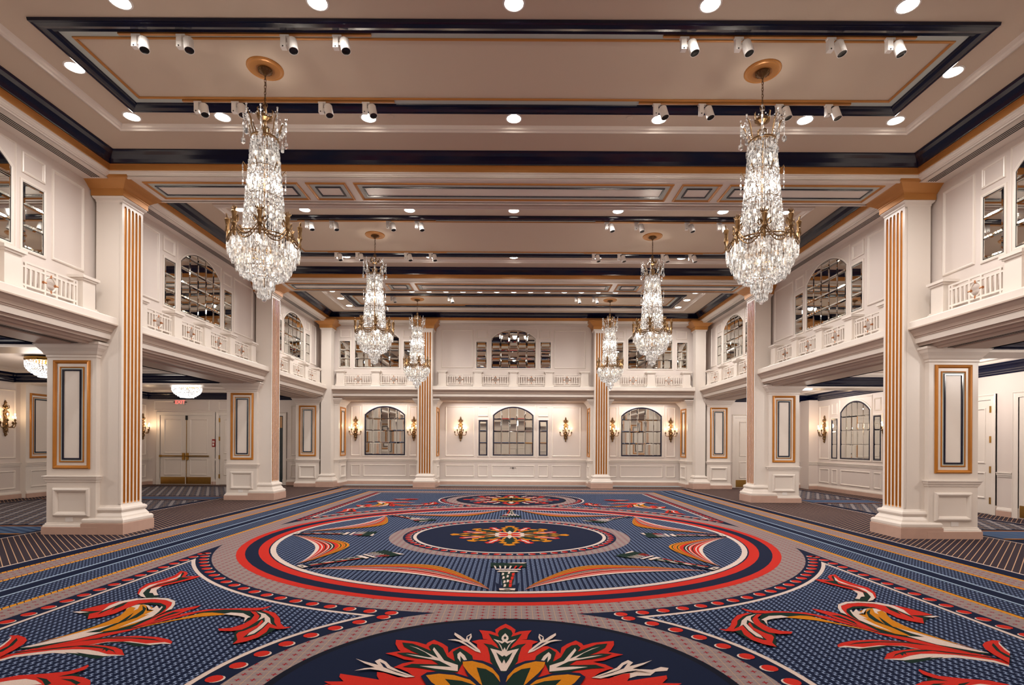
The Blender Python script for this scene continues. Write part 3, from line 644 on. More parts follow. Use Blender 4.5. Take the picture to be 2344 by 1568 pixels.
# ------------------------------------------------------------------ chandeliers (local: z = 0 at the ceiling)
def make_chandelier():
    rnd = random.Random(5)
    r = empty('crystal_chandelier'); r.scale = (.93, .93, 1); z = lambda w: w - Z0
    b = MB(); b.lathe([(.215, 0), (.215, -.012), (.205, -.02), (.19, -.014), (.175, -.02), (.11, -.026), (.1, -.02), (0, -.02)], GOLD, seg=32)
    b.build('ceiling_rose', r, label='gold painted plaster rose')
    b = MB(); b.lathe([(.085, -.015), (.085, -.03), (.07, -.045), (.045, -.06), (.02, -.075), (.012, -.09), (0, -.09)], BRNZ, seg=20)
    for k in range(14):
        a = 2 * pi * k / 14; b.ball((.072 * math.cos(a), .072 * math.sin(a), -.035), .014, BRNZ, 6, 4)
    b.build('canopy', r)
    b = MB(); zz = -.09; k = 0
    while zz > z(5.29):
        u, v = (1, 0) if k % 2 else (0, 1)
        b.tube([(.011 * math.cos(2 * pi * i / 8) * u, .011 * math.cos(2 * pi * i / 8) * v, zz - .018 + .024 * math.sin(2 * pi * i / 8)) for i in range(8)], .0035, BRNZ, 5, True)
        zz -= .036; k += 1
    b.tube([(.004, 0, -.09), (.012, .004, -.2), (-.004, 0, z(5.30))], .003, SLOT, 5)
    b.build('chain', r)
    b = MB(); b.lathe([(0, z(5.31)), (.012, z(5.30)), (.02, z(5.27)), (.012, z(5.25)), (.03, z(5.20)), (.07, z(5.17)), (.085, z(5.13)), (.05, z(5.11)), (.02, z(5.10)), (.015, z(5.05)), (.03, z(5.03)), (.03, z(4.95)), (.02, z(4.93)), (.0, z(4.9))], BRNZ, seg=14)
    b.tube([(.03 * math.cos(2 * pi * i / 12), 0, z(5.29) + .03 * math.sin(2 * pi * i / 12)) for i in range(12)], .006, BRNZ, 6, True)
    for k in range(6):
        a = 2 * pi * k / 6; c, s = math.cos(a), math.sin(a)
        b.tube([(.05 * c, .05 * s, z(5.12)), (.085 * c, .085 * s, z(5.16)), (.10 * c, .10 * s, z(5.22)), (.085 * c, .085 * s, z(5.24))], [.012, .014, .01, .004], BRNZ, 6)
        b.tube([(.025 * c, .025 * s, z(5.05)), (.06 * c, .06 * s, z(5.02)), (.05 * c, .05 * s, z(4.95)), (.1 * c, .1 * s, z(4.91))], .007, BRNZ, 5)
    b.build('crown_stem', r)
    cr = MB(); b = MB()
    b.tube([(.155 * math.cos(2 * pi * i / 24), .155 * math.sin(2 * pi * i / 24), z(4.905)) for i in range(24)], .011, BRNZ, 6, True)
    tips = []
    for k in range(8):
        a = 2 * pi * (k + .3) / 8; c, s = math.cos(a), math.sin(a)
        b.tube([(.15 * c, .15 * s, z(4.91)), (.17 * c, .17 * s, z(4.98)), (.19 * c, .19 * s, z(5.07)), (.225 * c, .225 * s, z(5.12)), (.245 * c, .245 * s, z(5.15 + .03 * (k % 2)))], [.009, .008, .008, .007, .005], BRNZ, 5)
        tp = Vector((.245 * c, .245 * s, z(5.15 + .03 * (k % 2)))); tips.append((tp, a))
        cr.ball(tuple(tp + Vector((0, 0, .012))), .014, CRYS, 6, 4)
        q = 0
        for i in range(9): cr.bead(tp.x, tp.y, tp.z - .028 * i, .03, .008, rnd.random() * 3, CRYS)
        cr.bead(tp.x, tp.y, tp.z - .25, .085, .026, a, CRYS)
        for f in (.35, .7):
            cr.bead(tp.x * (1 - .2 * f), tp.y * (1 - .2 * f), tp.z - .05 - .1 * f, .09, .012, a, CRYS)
    for k in range(8):
        p, q = tips[k][0], tips[(k + 1) % 8][0]
        for i in range(1, 9):
            t = i / 9; w = p.lerp(q, t); d = .09 * (1 - (2 * t - 1) ** 2); cr.ball((w.x, w.y, w.z - d), .0085, CRYS, 5, 3)
        e = Vector((p.x * .62, p.y * .62, z(4.90)))
        for i in range(1, 8):
            t = i / 8; w = p.lerp(e, t); cr.ball((w.x, w.y, w.z - .05 * math.sin(pi * t)), .0085, CRYS, 5, 3)
    b.build('crown_ring', r); cr.build('crown_crystals', r, kind='stuff', label='strings of cut crystal beads')
    # tall tapering column of crystal strings
    cr = MB(); R = lambda w: .155 + (4.90 - w) / 1.05 * .095
    for lay, N_ in ((0, 40), (-.035, 28)):
        for k in range(N_):
            a = 2 * pi * (k + .5 * rnd.random()) / N_; w = 4.895 - .03 * rnd.random()
            while w > 3.86:
                L = .05 + .02 * rnd.random(); q = R(w) + lay + .008 * (rnd.random() - .5)
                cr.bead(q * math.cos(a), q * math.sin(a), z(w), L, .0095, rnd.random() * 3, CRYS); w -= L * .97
    cr.build('crystal_column', r, kind='stuff', label='tall tapering column of crystal strings')
    b = MB()
    for w in (4.55, 4.22): b.tube([((R(w) - .012) * math.cos(2 * pi * i / 20), (R(w) - .012) * math.sin(2 * pi * i / 20), z(w)) for i in range(20)], .005, BRNZ, 5, True)
    for k in range(6):
        a = 2 * pi * (k + .5) / 6; c, s = math.cos(a), math.sin(a); q = R(4.57)
        b.tube([(q * c, q * s, z(4.5)), ((q + .03) * c, (q + .03) * s, z(4.56)), ((q + .055) * c, (q + .055) * s, z(4.59)), ((q + .06) * c, (q + .06) * s, z(4.56))], .006, BRNZ, 5)
        for i in range(7): b.bead((q + .058) * c, (q + .058) * s, z(4.56) - .034 * i, .036, .009, i, CRYS)
    b.build('side_arm', r)
    # bronze gallery
    b = MB(); N_ = 8; ph = .31
    b.tube([(.395 * math.cos(2 * pi * i / 40), .395 * math.sin(2 * pi * i / 40), z(3.73)) for i in range(40)], .009, BRNZ, 6, True)
    b.build('gallery_ring', r)
    for k in range(N_):
        a = -pi / 2 + ph + 2 * pi * k / N_; c, s = math.cos(a), math.sin(a); o = MB()
        o.lathe([(0, z(3.66)), (.012, z(3.68)), (.02, z(3.72)), (.014, z(3.76)), (.03, z(3.80)), (.022, z(3.84)), (.024, z(3.88)), (.034, z(3.93)), (.028, z(3.94)), (0, z(3.945))], BRNZ, (.41 * c, .41 * s, 0), 10)
        for i in range(5):
            g = a + (i - 2) * .055; o.tube([(.41 * c, .41 * s, z(3.93)), (.415 * math.cos(g), .415 * math.sin(g), z(3.97)), (.425 * math.cos(g), .425 * math.sin(g), z(4.0 - .012 * abs(i - 2)))], [.009, .008, .003], BRNZ, 5)
        for sg in (-1, 1):
            o.tube([(.41 * math.cos(a + sg * q_), .41 * math.sin(a + sg * q_), z(w)) for q_, w in ((.02, 3.80), (.09, 3.86), (.15, 3.88), (.17, 3.84), (.13, 3.81), (.08, 3.83))], [.012, .014, .012, .01, .008, .006], BRNZ, 6)
        o.build('urn_ornament', r)
        a2 = a + 2 * pi / N_; w_ = MB(); up = []; lo = []
        for i in range(13):
            t = i / 12; g = a + (a2 - a) * t; d = .16 * (1 - (2 * t - 1) ** 2)
            up.append((.413 * math.cos(g), .413 * math.sin(g), z(3.84) - d)); lo.append((.413 * math.cos(g), .413 * math.sin(g), z(3.80) - d * 1.05))
        w_.tube(up, .0065, BRNZ, 5); w_.tube(lo, .0065, BRNZ, 5)
        for i in range(1, 12):
            g = a + (a2 - a) * i / 12; m = [(up[i][j] + lo[i][j]) / 2 for j in range(3)]; tx, ty = -math.sin(g), math.cos(g)
            w_.tube([(m[0] + tx * .015 * math.cos(2 * pi * q / 8), m[1] + ty * .015 * math.cos(2 * pi * q / 8), m[2] + .017 * math.sin(2 * pi * q / 8)) for q in range(8)], .0038, BRNZ, 4, True)
        w_.build('swag', r)
    # tiers of long prisms
    for nm, rows in (('upper_tier', [(.405, 3.70, .17, 64), (.37, 3.69, .15, 56)]), ('middle_tier', [(.36, 3.61, .17, 60), (.325, 3.6, .15, 50)]), ('lower_tier', [(.315, 3.52, .165, 56), (.285, 3.51, .15, 46), (.27, 3.43, .13, 46)])):
        cr = MB()
        for q, w, L, N2 in rows:
            for k in range(N2):
                a = 2 * pi * (k + .3 * rnd.random()) / N2
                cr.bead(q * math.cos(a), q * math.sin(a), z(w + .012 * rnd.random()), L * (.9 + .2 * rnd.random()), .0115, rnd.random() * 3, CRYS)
        cr.build(nm, r, kind='stuff', label='ring of long hanging crystal prisms')
    cr = MB()
    for w, q, N2 in ((3.38, .262, 42), (3.355, .25, 40), (3.335, .225, 38), (3.32, .19, 32), (3.31, .15, 26)):
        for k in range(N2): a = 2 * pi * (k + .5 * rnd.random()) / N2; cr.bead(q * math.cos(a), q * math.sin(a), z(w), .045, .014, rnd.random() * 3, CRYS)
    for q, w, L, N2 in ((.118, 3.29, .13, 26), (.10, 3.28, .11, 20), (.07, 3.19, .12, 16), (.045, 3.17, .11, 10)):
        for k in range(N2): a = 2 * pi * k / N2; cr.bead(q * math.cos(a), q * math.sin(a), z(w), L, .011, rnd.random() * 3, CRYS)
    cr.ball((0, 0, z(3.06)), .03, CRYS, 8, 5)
    cr.build('bottom_basket', r, kind='stuff', label='small crystal basket at the bottom')
    b = MB()
    for q, w in ((.385, 3.70), (.34, 3.61), (.295, 3.51), (.25, 3.40), (.125, 3.30)):
        b.tube([(q * math.cos(2 * pi * i / 28), q * math.sin(2 * pi * i / 28), z(w)) for i in range(28)], .006, BRNZ, 5, True)
    b.tube([(0, 0, z(4.92)), (0, 0, z(3.2))], .012, BRNZ, 6); b.build('inner_frame', r)
    b0 = None
    for w, q, N2 in ((4.72, .10, 4), (4.40, .12, 5), (4.08, .14, 6), (3.62, .33, 8), (3.52, .2, 5)):
        for k in range(N2):
            a = 2 * pi * (k + .4) / N2
            if b0 is None: m = MB(); m.ball((0, 0, 0), .015, BULB, 8, 6, 1.8); b0 = o = m.build('bulb', r)
            else: o = b0.copy(); COL.objects.link(o); o.parent = r
            o.location = (q * math.cos(a), q * math.sin(a), z(w))
    return r
for y, row in ((6.28, 'nearest'), (11.25, 'middle'), (16.2, 'farthest')):
    for x, sd in ((-2.86, 'left'), (2.86, 'right')):
        inst('chand', make_chandelier, (x, y, Z0), 0 if x < 0 else .12, 'tall crystal chandelier with bronze swags, %s in the %s row' % (sd + ' one', row), 'chandelier', 'tall crystal chandeliers')

# ------------------------------------------------------------------ wall sconces (local: wall at y = 0, room towards -y)
def make_sconce():
    r = empty('wall_sconce')
    b = MB()
    sil = [(0, -.43), (.025, -.39), (.02, -.36), (.045, -.33), (.05, -.26), (.065, -.22), (.06, -.16), (.07, -.10), (.045, -.06), (.05, -.01), (.035, .04), (.055, .09), (.06, .15), (.045, .2), (.025, .23), (.045, .27), (.07, .31), (.05, .345), (.025, .36), (.03, .40), (.012, .43), (0, .455)]
    pts = [(x, z) for x, z in sil] + [(-x, z) for x, z in sil[-2:0:-1]]
    n_ = len(pts); vs = [(x, 0, z) for x, z in pts] + [(x * .75, -.03, z) for x, z in pts]
    b.add(vs, [(i, (i + 1) % n_, n_ + (i + 1) % n_, n_ + i) for i in range(n_)] + [tuple(range(n_, 2 * n_))], BRNZ)
    for z, R_ in ((-.38, .03), (-.28, .045), (-.15, .05), (.0, .03), (.12, .035), (.29, .04), (.40, .022)): b.ball((0, -.03, z), R_, BRNZ, 8, 5)
    for s in (-1, 1):
        b.tube([(s * .03, -.03, .02), (s * .07, -.035, .08), (s * .075, -.03, .16), (s * .035, -.03, .2)], [.012, .014, .012, .006], BRNZ, 6)
        b.tube([(s * .03, -.03, .24), (s * .08, -.035, .28), (s * .085, -.03, .33), (s * .05, -.03, .33)], [.01, .012, .01, .005], BRNZ, 6)
        b.tube([(s * .05, -.03, -.22), (s * .06, -.03, -.34)], [.01, .004], BRNZ, 5)
    b.build('backplate', r)
    arms = [(-.20, -.08, -.10), (.20, -.08, -.10), (-.10, -.16, -.03), (.10, -.16, -.03), (0, -.2, -.10)]
    a0 = None
    for x, y, z in arms:
        a = MB(); a.tube([(x * .12, -.03, -.16), (x * .45, y * .5, -.21), (x * .85, y * .9, z - .11), (x, y, z - .06), (x, y, z - .01)], [.012, .012, .011, .011, .012], BRNZ, 6)
        a.lathe([(.008, z - .03), (.03, z - .005), (.034, z + .003), (.016, z + .006), (.018, z + .03), (.012, z + .035), (0, z + .035)], BRNZ, (x, y, 0), 10)
        am = a.build('arm', r)
        c = MB(); c.lathe([(0, z + .03), (.01, z + .03), (.01, z + .11), (0, z + .112)], CAND, (x, y, 0), 8); c.build('candle', am)
        c = MB(); c.ball((x, y, z + .14), .014, BULB, 8, 6, 2.); c.build('bulb', am)
    return r
GS = 'bronze candle sconces'
SC = [((-1.85, AL, 1.95), 0, 'left of the arched mirror in the centre alcove'), ((1.85, AL, 1.95), 0, 'right of the arched mirror in the centre alcove'),
      ((-5.55, AL, 1.95), 0, 'left of the arched mirror in the left alcove'), ((-3.50, AL, 1.95), 0, 'right of the arched mirror in the left alcove'),
      ((3.50, AL, 1.95), 0, 'left of the arched mirror in the right alcove'), ((5.55, AL, 1.95), 0, 'right of the arched mirror in the right alcove'),
      ((-LW, 13.38, 1.98), pi / 2, 'on the left aisle wall by the gold-panelled pilaster'), ((-LW, 18.34, 1.95), pi / 2, 'on the left aisle wall beside the double doors'),
      ((RW, 17.55, 1.95), -pi / 2, 'on the right aisle wall, farther side of the arched mirror'), ((RW, 14.5, 1.95), -pi / 2, 'on the right aisle wall, nearer side of the arched mirror')]
for loc, rz, t in SC:
    inst('sconce', make_sconce, loc, rz, 'lit bronze candle sconce ' + t, 'wall light', GS)
    d = Vector((0, -.22, .12)); d.rotate(Matrix.Rotation(rz, 3, 'Z'))
    lamp('sconce_lamp', 'POINT', Vector(loc) + d, 5, (255, 214, 168), .09)

# ------------------------------------------------------------------ crystal flush lights in the left aisle
def make_flush():
    rnd = random.Random(3); r = empty('crystal_flush_light')
    b = MB(); b.lathe([(0, 0), (.40, 0), (.40, -.03), (.39, -.06), (.375, -.065), (.37, -.03), (0, -.03)], BRASS, seg=32); b.build('rim', r)
    c = MB()
    for j in range(9):
        t = j / 8; q = .38 if j < 3 else .38 * math.cos((j - 2) / 6 * 1.1) ; w = -.06 - .036 * j; N_ = 46
        for k in range(N_):
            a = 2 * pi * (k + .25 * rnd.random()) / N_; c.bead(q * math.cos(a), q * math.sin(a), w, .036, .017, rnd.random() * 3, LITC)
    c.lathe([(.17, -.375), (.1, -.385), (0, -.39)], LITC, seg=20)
    c.build('crystal_bowl', r, kind='stuff', label='glowing bowl of crystal beads')
    b = MB()
    for k in range(5):
        a = 2 * pi * k / 5; b = MB(); b.ball((.2 * math.cos(a), .2 * math.sin(a), -.15), .022, BULB, 8, 6); b.build('bulb', r)
    return r
for x, y, t in ((-9.60, 11.3, 'behind the nearest column'), (-9.62, 16.1, 'in front of the exit doors')):
    inst('flush', make_flush, (x, y, 3.13), 0, 'bright crystal bowl ceiling light in the left aisle, ' + t, 'ceiling light', 'crystal bowl lights in the aisle')

# ------------------------------------------------------------------ recessed downlights
def make_down():
    r = empty('recessed_downlight')
    b = MB(); b.lathe([(.112, 0), (.11, -.006), (.095, -.009), (.09, -.005)], WHIT, seg=20); b.build('trim_ring', r)
    b = MB(); b.lathe([(.09, -.005), (.04, -.0055), (0, -.0055)], LENS, seg=20); b.build('lens', r)
    return r
GD = 'recessed ceiling downlights'
def down(x, y, txt, e):
    inst('down', make_down, (x, y, Z0), 0, 'lit round recessed downlight, ' + txt, 'downlight', GD)
    lamp('downlight_lamp', 'SPOT', (x, y, Z0 - .05), e, (255, 249, 243), .07, None, 2.95, .7)
XS = (-5.05, -3.85, -1.92, 0, 1.92, 3.85, 5.05)
ED = 92
for i, x in enumerate(XS[1:6]): down(x, 5.336, '%s from the left in the row nearest the viewer' % NW(i), ED)
for x, sd in ((-5.05, 'left'), (5.05, 'right')): down(x, 6.28, 'at the %s end of the nearest ceiling coffer' % sd, ED)
for i, x in enumerate(XS): down(x, 7.22, '%s from the left in the far row of the nearest coffer' % NW(i), ED)
for i, x in enumerate(XS): down(x, 10.055, '%s from the left in the near row of the middle coffer' % NW(i), ED)
for i, x in enumerate(XS[1:6]): down(x, 12.54, '%s from the left in the far row of the middle coffer' % NW(i), ED)
for i in range(13): down(-2.87 + .478 * i, 15.36, '%s from the left in the close-set row of the farthest coffer' % NW(i), ED * .4)
for x, sd in ((-5.12, 'left'), (5.12, 'right')):
    down(x, 15.36, 'near corner at the %s end of the farthest coffer' % sd, ED); down(x, 16.15, 'middle one at the %s end of the farthest coffer' % sd, ED); down(x, 17.0, 'far corner at the %s end of the farthest coffer' % sd, ED)
for x, sd in ((-3.83, 'left'), (3.83, 'right')): down(x, 16.95, 'far row of the farthest coffer, %s one' % sd, ED)

# ------------------------------------------------------------------ track spotlights
def make_track(L):
    def mk():
        r = MB(); r.box(-L / 2, L / 2, -.014, .014, -.026, -.004, GOLD); return r.build('light_track')
    return mk
def make_spot():
    r = empty('track_spotlight')
    b = MB(); b.box(-.115, -.02, -.02, .02, -.045, -.028, WHIT); b.box(-.105, -.05, -.028, .028, -.165, -.04, WHIT); b.box(-.055, -.03, -.012, .012, -.13, -.105, WHIT); b.ball((-.078, -.029, -.155), .008, BLAK, 6, 4); b.build('driver_box', r)
    t = Matrix.Rotation(-.22, 3, 'Y') @ Matrix.Rotation(-.18, 3, 'X')
    T = lambda x, y, z: tuple(t @ Vector((x, y, z)) + Vector((.005, 0, -.07)))
    b = MB(T); b.lathe([(0, .0), (.042, .0), (.05, -.012), (.05, -.145), (.045, -.145), (.043, -.13)], WHIT, seg=18); b.build('housing', r, smooth=False)
    b = MB(T); b.lathe([(.0455, -.143), (.04, -.136), (0, -.134)], BLAK, seg=18); b.build('lens', r)
    return r
XL, XR = (-3.90, -3.43, -2.34, -1.79), (1.86, 2.43, 3.40, 4.02)
GT = 'white track spotlights'
for yn, yf, co, skip in ((5.74, 6.86, 'nearest', ()), (10.50, 12.22, 'middle', ()), (15.80, 16.85, 'farthest', None)):
    for y, sdn in ((yn, 'near'), (yf, 'far')):
        for xs, sd in ((XL, 'left'), (XR, 'right')):
            if skip is None: xs = {('near', 'left'): (-3.46, -1.8), ('near', 'right'): (1.87, 2.38), ('far', 'left'): (-3.95,)}.get((sdn, sd), ())
            if not xs: continue
            inst('track', make_track(2.66), (-2.83 if sd == 'left' else 2.9, y, Z0 - .0), 0, 'gold painted light track along the %s edge of the %s coffer, %s part' % (sdn, co, sd), 'light track', 'gold light tracks')
            for i, x in enumerate(xs):
                inst('spot', make_spot, (x, y, Z0), 0, 'white track spotlight, %s from left, %s half of the %s track, %s coffer' % (NW(i), sd, sdn, co), 'spotlight', GT)
def make_cap():
    b = MB(); b.lathe([(.045, 0), (.045, -.004), (.038, -.006), (0, -.006)], CEIL, seg=18); b.sweep([(.045 * math.cos(2 * pi * i / 18), .045 * math.sin(2 * pi * i / 18)) for i in range(18)], [(0, -.001), (-.004, -.001)], GRAY); return b.build('sprinkler_cover')
for x, y, t in ((-4.22, 7.2, 'nearest coffer, far left'), (-1.62, 7.2, 'nearest coffer, left of centre'), (1.52, 7.2, 'nearest coffer, right of centre'), (4.14, 7.2, 'nearest coffer, far right'), (-1.62, 10.0, 'middle coffer, left of centre'), (1.5, 10.0, 'middle coffer, right of centre')):
    inst('cap', make_cap, (x, y, Z0), 0, 'small flush round sprinkler cover, ' + t, 'sprinkler cover', 'flush sprinkler covers')
# ------------------------------------------------------------------ doors
def leaf_panels(P, u0, u1, parent, h=0):
    m = MB(); Q = lambda u, v, e: P(u, v, e + h)
    for v0, v1 in ((.32, .88), (1.06, 2.24)): m.sweep(rect(u0 + .13, u1 - .13, v0, v1), MOLD, TRIM, Q)
    m.build('panel_molding', parent)
def pbox(m, P, u0, u1, v0, v1, h0, h1, mt):
    q = [P(u, v, h) for u in (u0, u1) for h in (h0, h1) for v in (v0, v1)]
    m.add(q, [(0, 1, 3, 2), (4, 6, 7, 5), (0, 4, 5, 1), (2, 3, 7, 6), (0, 2, 6, 4), (1, 5, 7, 3)], mt)
dn = 0
def door(P, u0, u1, z1=2.36, leaves=1, hinges=None, bar=False, kick=True, mat=TRIM, label=None):
    global dn; dn += 1
    root = empty('door_%d' % dn, P((u0 + u1) / 2, 0, 0), kind='structure')
    if label: root['label'] = label
    c = MB()
    for a, b_ in ((u0 - .12, u0), (u1, u1 + .12)): pbox(c, P, a, b_, 0, z1 + .12, 0, .028, TRIM); pbox(c, P, a - .005, b_ + .005, 0, .2, 0, .035, TRIM)
    c.sweep([(u0 - .12, 0), (u0 - .12, z1 + .12), (u1 + .12, z1 + .12), (u1 + .12, 0)], [(.0, 0), (.0, .035), (-.02, .045), (-.03, .035), (-.05, .03), (-.09, .03), (-.12, .024), (-.12, .0)], TRIM, P, closed=False)
    pbox(c, P, u0, u1, z1, z1 + .1, 0, .028, TRIM); c.build('casing', root)
    w = (u1 - u0) / leaves
    for i in range(leaves):
        a, b_ = u0 + w * i + .004, u0 + w * (i + 1) - .004
        l = MB(); pbox(l, P, a, b_, .01, z1 - .005, .001, .008, mat); lf = l.build('leaf', root)
        if mat is TRIM: leaf_panels(P, a, b_, lf, .008)
        if kick: k = MB(); pbox(k, P, a + .02, b_ - .02, .02, .26, .008, .012, BRASS); k.build('kick_plate', lf)
        if bar:
            k = MB(); k.tube([P(a + .01, .975, .07), P(b_ - .06, .975, .07)], .022, BRASS, 8); q = (b_ - .10, b_ - .02) if i == 0 else (a + .02, a + .10)
            pbox(k, P, q[0], q[1], .84, 1.08, .008, .06, BRASS); pbox(k, P, a + .01, a + .06, .94, 1.01, .008, .08, BRASS); k.build('push_bar', lf)
    if bar:
        k = MB(); k.tube([P((u0 + u1) / 2 + .03, .02, .03), P((u0 + u1) / 2 + .03, z1 - .03, .03)], .011, BRASS, 6); pbox(k, P, (u0 + u1) / 2, (u0 + u1) / 2 + .06, z1 - .16, z1 - .01, .01, .05, SLOT); k.build('latch_rod', root)
    if hinges is not None:
        for z in (.29, .94, 1.57, 2.2): k = MB(); pbox(k, P, hinges - .018, hinges + .018, z - .07, z + .07, .005, .042, BRASS); k.build('hinge', root)
    return root
door(PB(LE), -12.03, -10.27, 2.36, 2, None, True, label='white panelled double doors with brass push bars')
door(PB(LE), -10.0, -9.08, 2.36, 1, -10.0, kick=False, label='white panelled door with brass hinges')
d3 = door(PB(LE), -8.75, -7.84, 2.36, 1, None, kick=False, mat=DGLS, label='dark glazed doorway')
m = MB(); pbox(m, PB(LE), -8.72, -7.87, 1.95, 2.33, .009, .013, WOOD); m.build('transom', d3)
door(PB(RE), 7.52, 8.60, 2.36, 1, None, label='white panelled door at the far end of the right aisle')
door(PR(RW), 11.42, 12.32, 2.40, 1, 11.42, kick=False, label='white panelled door with brass hinges in the right aisle')
door(RP, -1.05, 1.05, 2.36, 2, label='white panelled double doors at the rear of the hall')
door(PR(RW), 9.98, 10.80, 2.40, 1, None, label='white door with brass kick plate in the right aisle')
# exit sign, fire alarm, outlets, wall hatch
def text_mesh(txt, size, mat, name, parent, M):
    cu = bpy.data.curves.new(name, 'FONT'); cu.body = txt; cu.size = size; cu.extrude = .002; cu.align_x = 'CENTER'; cu.align_y = 'CENTER'
    t = bpy.data.objects.new(name, cu); COL.objects.link(t)
    me = bpy.data.meshes.new_from_object(t.evaluated_get(bpy.context.evaluated_depsgraph_get()))
    bpy.data.objects.remove(t); me.materials.clear(); me.materials.append(mat)
    o = bpy.data.objects.new(name, me); COL.objects.link(o); o.parent = parent; o.matrix_local = M; return o
r = empty('exit_sign', (-11.32, LE, 2.80)); tag(r, 'red lettered EXIT sign above the white double doors', 'exit sign')
m = MB(); m.box(-11.47, -11.17, LE - .07, LE, 2.705, 2.895, GRAY); m.build('housing', r)
text_mesh('EXIT', .17, EXIT, 'lettering', r, Matrix.Translation((0, -.073, 0)) @ Matrix.Rotation(pi / 2, 4, 'X'))
for s in (-1, 1): m = MB(); m.lathe([(0, .03), (.03, .03), (.035, 0), (0, 0)], BLAK, (-11.32 + s * .19, LE - .06, 2.79), 10); m.build('lamp_head', r)
r = empty('fire_alarm', (-10.19, LE, 1.42)); tag(r, 'small red fire alarm pull station right of the double doors', 'fire alarm')
m = MB(); m.box(-10.24, -10.14, LE - .05, LE, 1.29, 1.55, REDP); m.build('body', r)
m = MB(); m.box(-10.215, -10.165, LE - .06, LE - .05, 1.33, 1.40, WHIT); m.box(-10.225, -10.155, LE - .052, LE - .05, 1.43, 1.5, WHIT); m.build('handle', r)
text_mesh('FIRE', .032, REDP, 'lettering', r, Matrix.Translation((0, -.053, .045)) @ Matrix.Rotation(pi / 2, 4, 'X'))
def make_outlet():
    r = empty('wall_outlet'); m = MB(); m.box(-.058, .058, -.008, 0, -.036, .036, WHIT); m.build('plate', r)
    for s in (-1, 1):
        m = MB(); m.box(s * .025 - .014, s * .025 + .014, -.0088, -.007, -.017, .017, WHIT)
        m.build('socket', r); return r
for s, sd in ((-1, 'left'), (1, 'right')):
    for cy, wh in ((COLY[1], 'nearest'), (COLY[2], 'second')):
        inst('outlet', make_outlet, (s * 6.79, cy - .32, .225), 0, 'white outlet plate low on the pier of the %s %s column' % (wh, sd), 'outlet', 'white outlet plates')
r = empty('wall_hatch', (0, AL, .45)); tag(r, 'small access hatch with dark latch below the centre arched mirror', 'access hatch')
m = MB(); m.sweep(rect(-.16, .16, .38, .60), [(0, 0), (.002, .004), (.008, .004), (.01, 0)], TRIM, PB(AL)); m.build('panel', r)
m = MB(); m.box(-.10, .10, AL - .012, AL - .004, .595, .607, SLOT); m.box(-.015, .015, AL - .03, AL, .57, .625, SLOT); m.build('latch', r)

# ------------------------------------------------------------------ carpet
g = G('carpet_diagonal_stripe')
dd = g.o('SUBTRACT', g.y, g.o('ABSOLUTE', g.x))
t1 = g.lt(g.fr(dd, .094), .065); fine = g.o('MULTIPLY', g.lt(g.fr(g.y, .019), .2), g.lt(g.fr(g.x, .034), .33))
STR = g.done(g.mix(t1, g.mix(fine, (52, 43, 52), (80, 68, 78)), (214, 172, 138)))
g = G('carpet_blue_dots')
fx = g.fr(g.x, .0565); par = g.o('MULTIPLY', g.lt(g.fr(g.x, .113), .25), .025)
fy = g.fr(g.o('ADD', g.y, par), .05)
box_ = g.o('MULTIPLY', g.lt(fx, .27), g.lt(fy, .24)); hole = g.o('MULTIPLY', g.lt(g.o('SUBTRACT', fx, .04), .09), g.lt(fy, .09))
DOTS = g.done(g.mix(g.o('SUBTRACT', box_, hole), (12, 25, 56), (132, 150, 186)))
g = G('carpet_grey_stars')
fx, fy = g.fr(g.x, .092), g.fr(g.y, .078)
ln = g.o('MAXIMUM', g.lt(g.o('SUBTRACT', g.o('ABSOLUTE', fx), .5), .03), g.lt(g.o('SUBTRACT', g.o('ABSOLUTE', fy), .5), .03))
pl = g.o('MAXIMUM', g.o('MULTIPLY', g.lt(fx, .2), g.lt(fy, .06)), g.o('MULTIPLY', g.lt(fx, .05), g.lt(fy, .24)))
GREY = g.done(g.mix(pl, g.mix(ln, (146, 131, 132), (182, 152, 130)), (150, 30, 40)))
g = G('carpet_gold_rope')
GROP = g.done(g.mix(g.lt(g.fr(g.o('ADD', g.y, g.o('MULTIPLY', g.x, 1.)), .07), .07), (226, 150, 34), (50, 32, 14)))
g = G('carpet_aisle_lattice')
p1 = g.fr(g.o('ADD', g.x, g.o('MULTIPLY', g.y, .55)), .27); p2 = g.fr(g.o('SUBTRACT', g.x, g.o('MULTIPLY', g.y, .55)), .27)
lat = g.o('MAXIMUM', g.lt(p1, .14), g.lt(p2, .14)); dash = g.lt(g.fr(g.y, .045), .26); core = g.o('MULTIPLY', g.lt(g.o('SUBTRACT', g.o('ABSOLUTE', p1), .5), .13), g.lt(g.o('SUBTRACT', g.o('ABSOLUTE', p2), .5), .13))
AISL = g.done(g.mix(core, g.mix(g.o('MULTIPLY', lat, dash), (58, 58, 76), (206, 198, 196)), (128, 96, 66)))
g = G('carpet_blue_band'); BBND = g.done(g.mix(g.lt(g.fr(g.o('ADD', g.y, g.o('MULTIPLY', g.x, .6)), .16), .3), (58, 82, 122), (92, 118, 154)))
def solid(nm, c): g = G(nm); n_ = g.N.new('ShaderNodeRGB'); n_.outputs[0].default_value = lin(c) + (1,); return g.done(n_.outputs[0])
CN = solid('carpet_navy', (10, 24, 55)); CK = solid('carpet_dark_navy', (6, 12, 32)); CR = solid('carpet_red', (202, 42, 30)); CC = solid('carpet_cream', (222, 202, 192))
CG = solid('carpet_green', (14, 42, 34)); CO = solid('carpet_gold', (206, 128, 16)); CB = solid('carpet_light_blue', (170, 192, 216))
CM = {'navy': CN, 'green': CG, 'red': CR, 'cream': CC, 'gold': CO}
XC, YM = -.035, 8.5
F = MB()
F.quad((-LW, YF, 0), (RW, YF, 0), (RW, LE, 0), (-LW, LE, 0), STR)
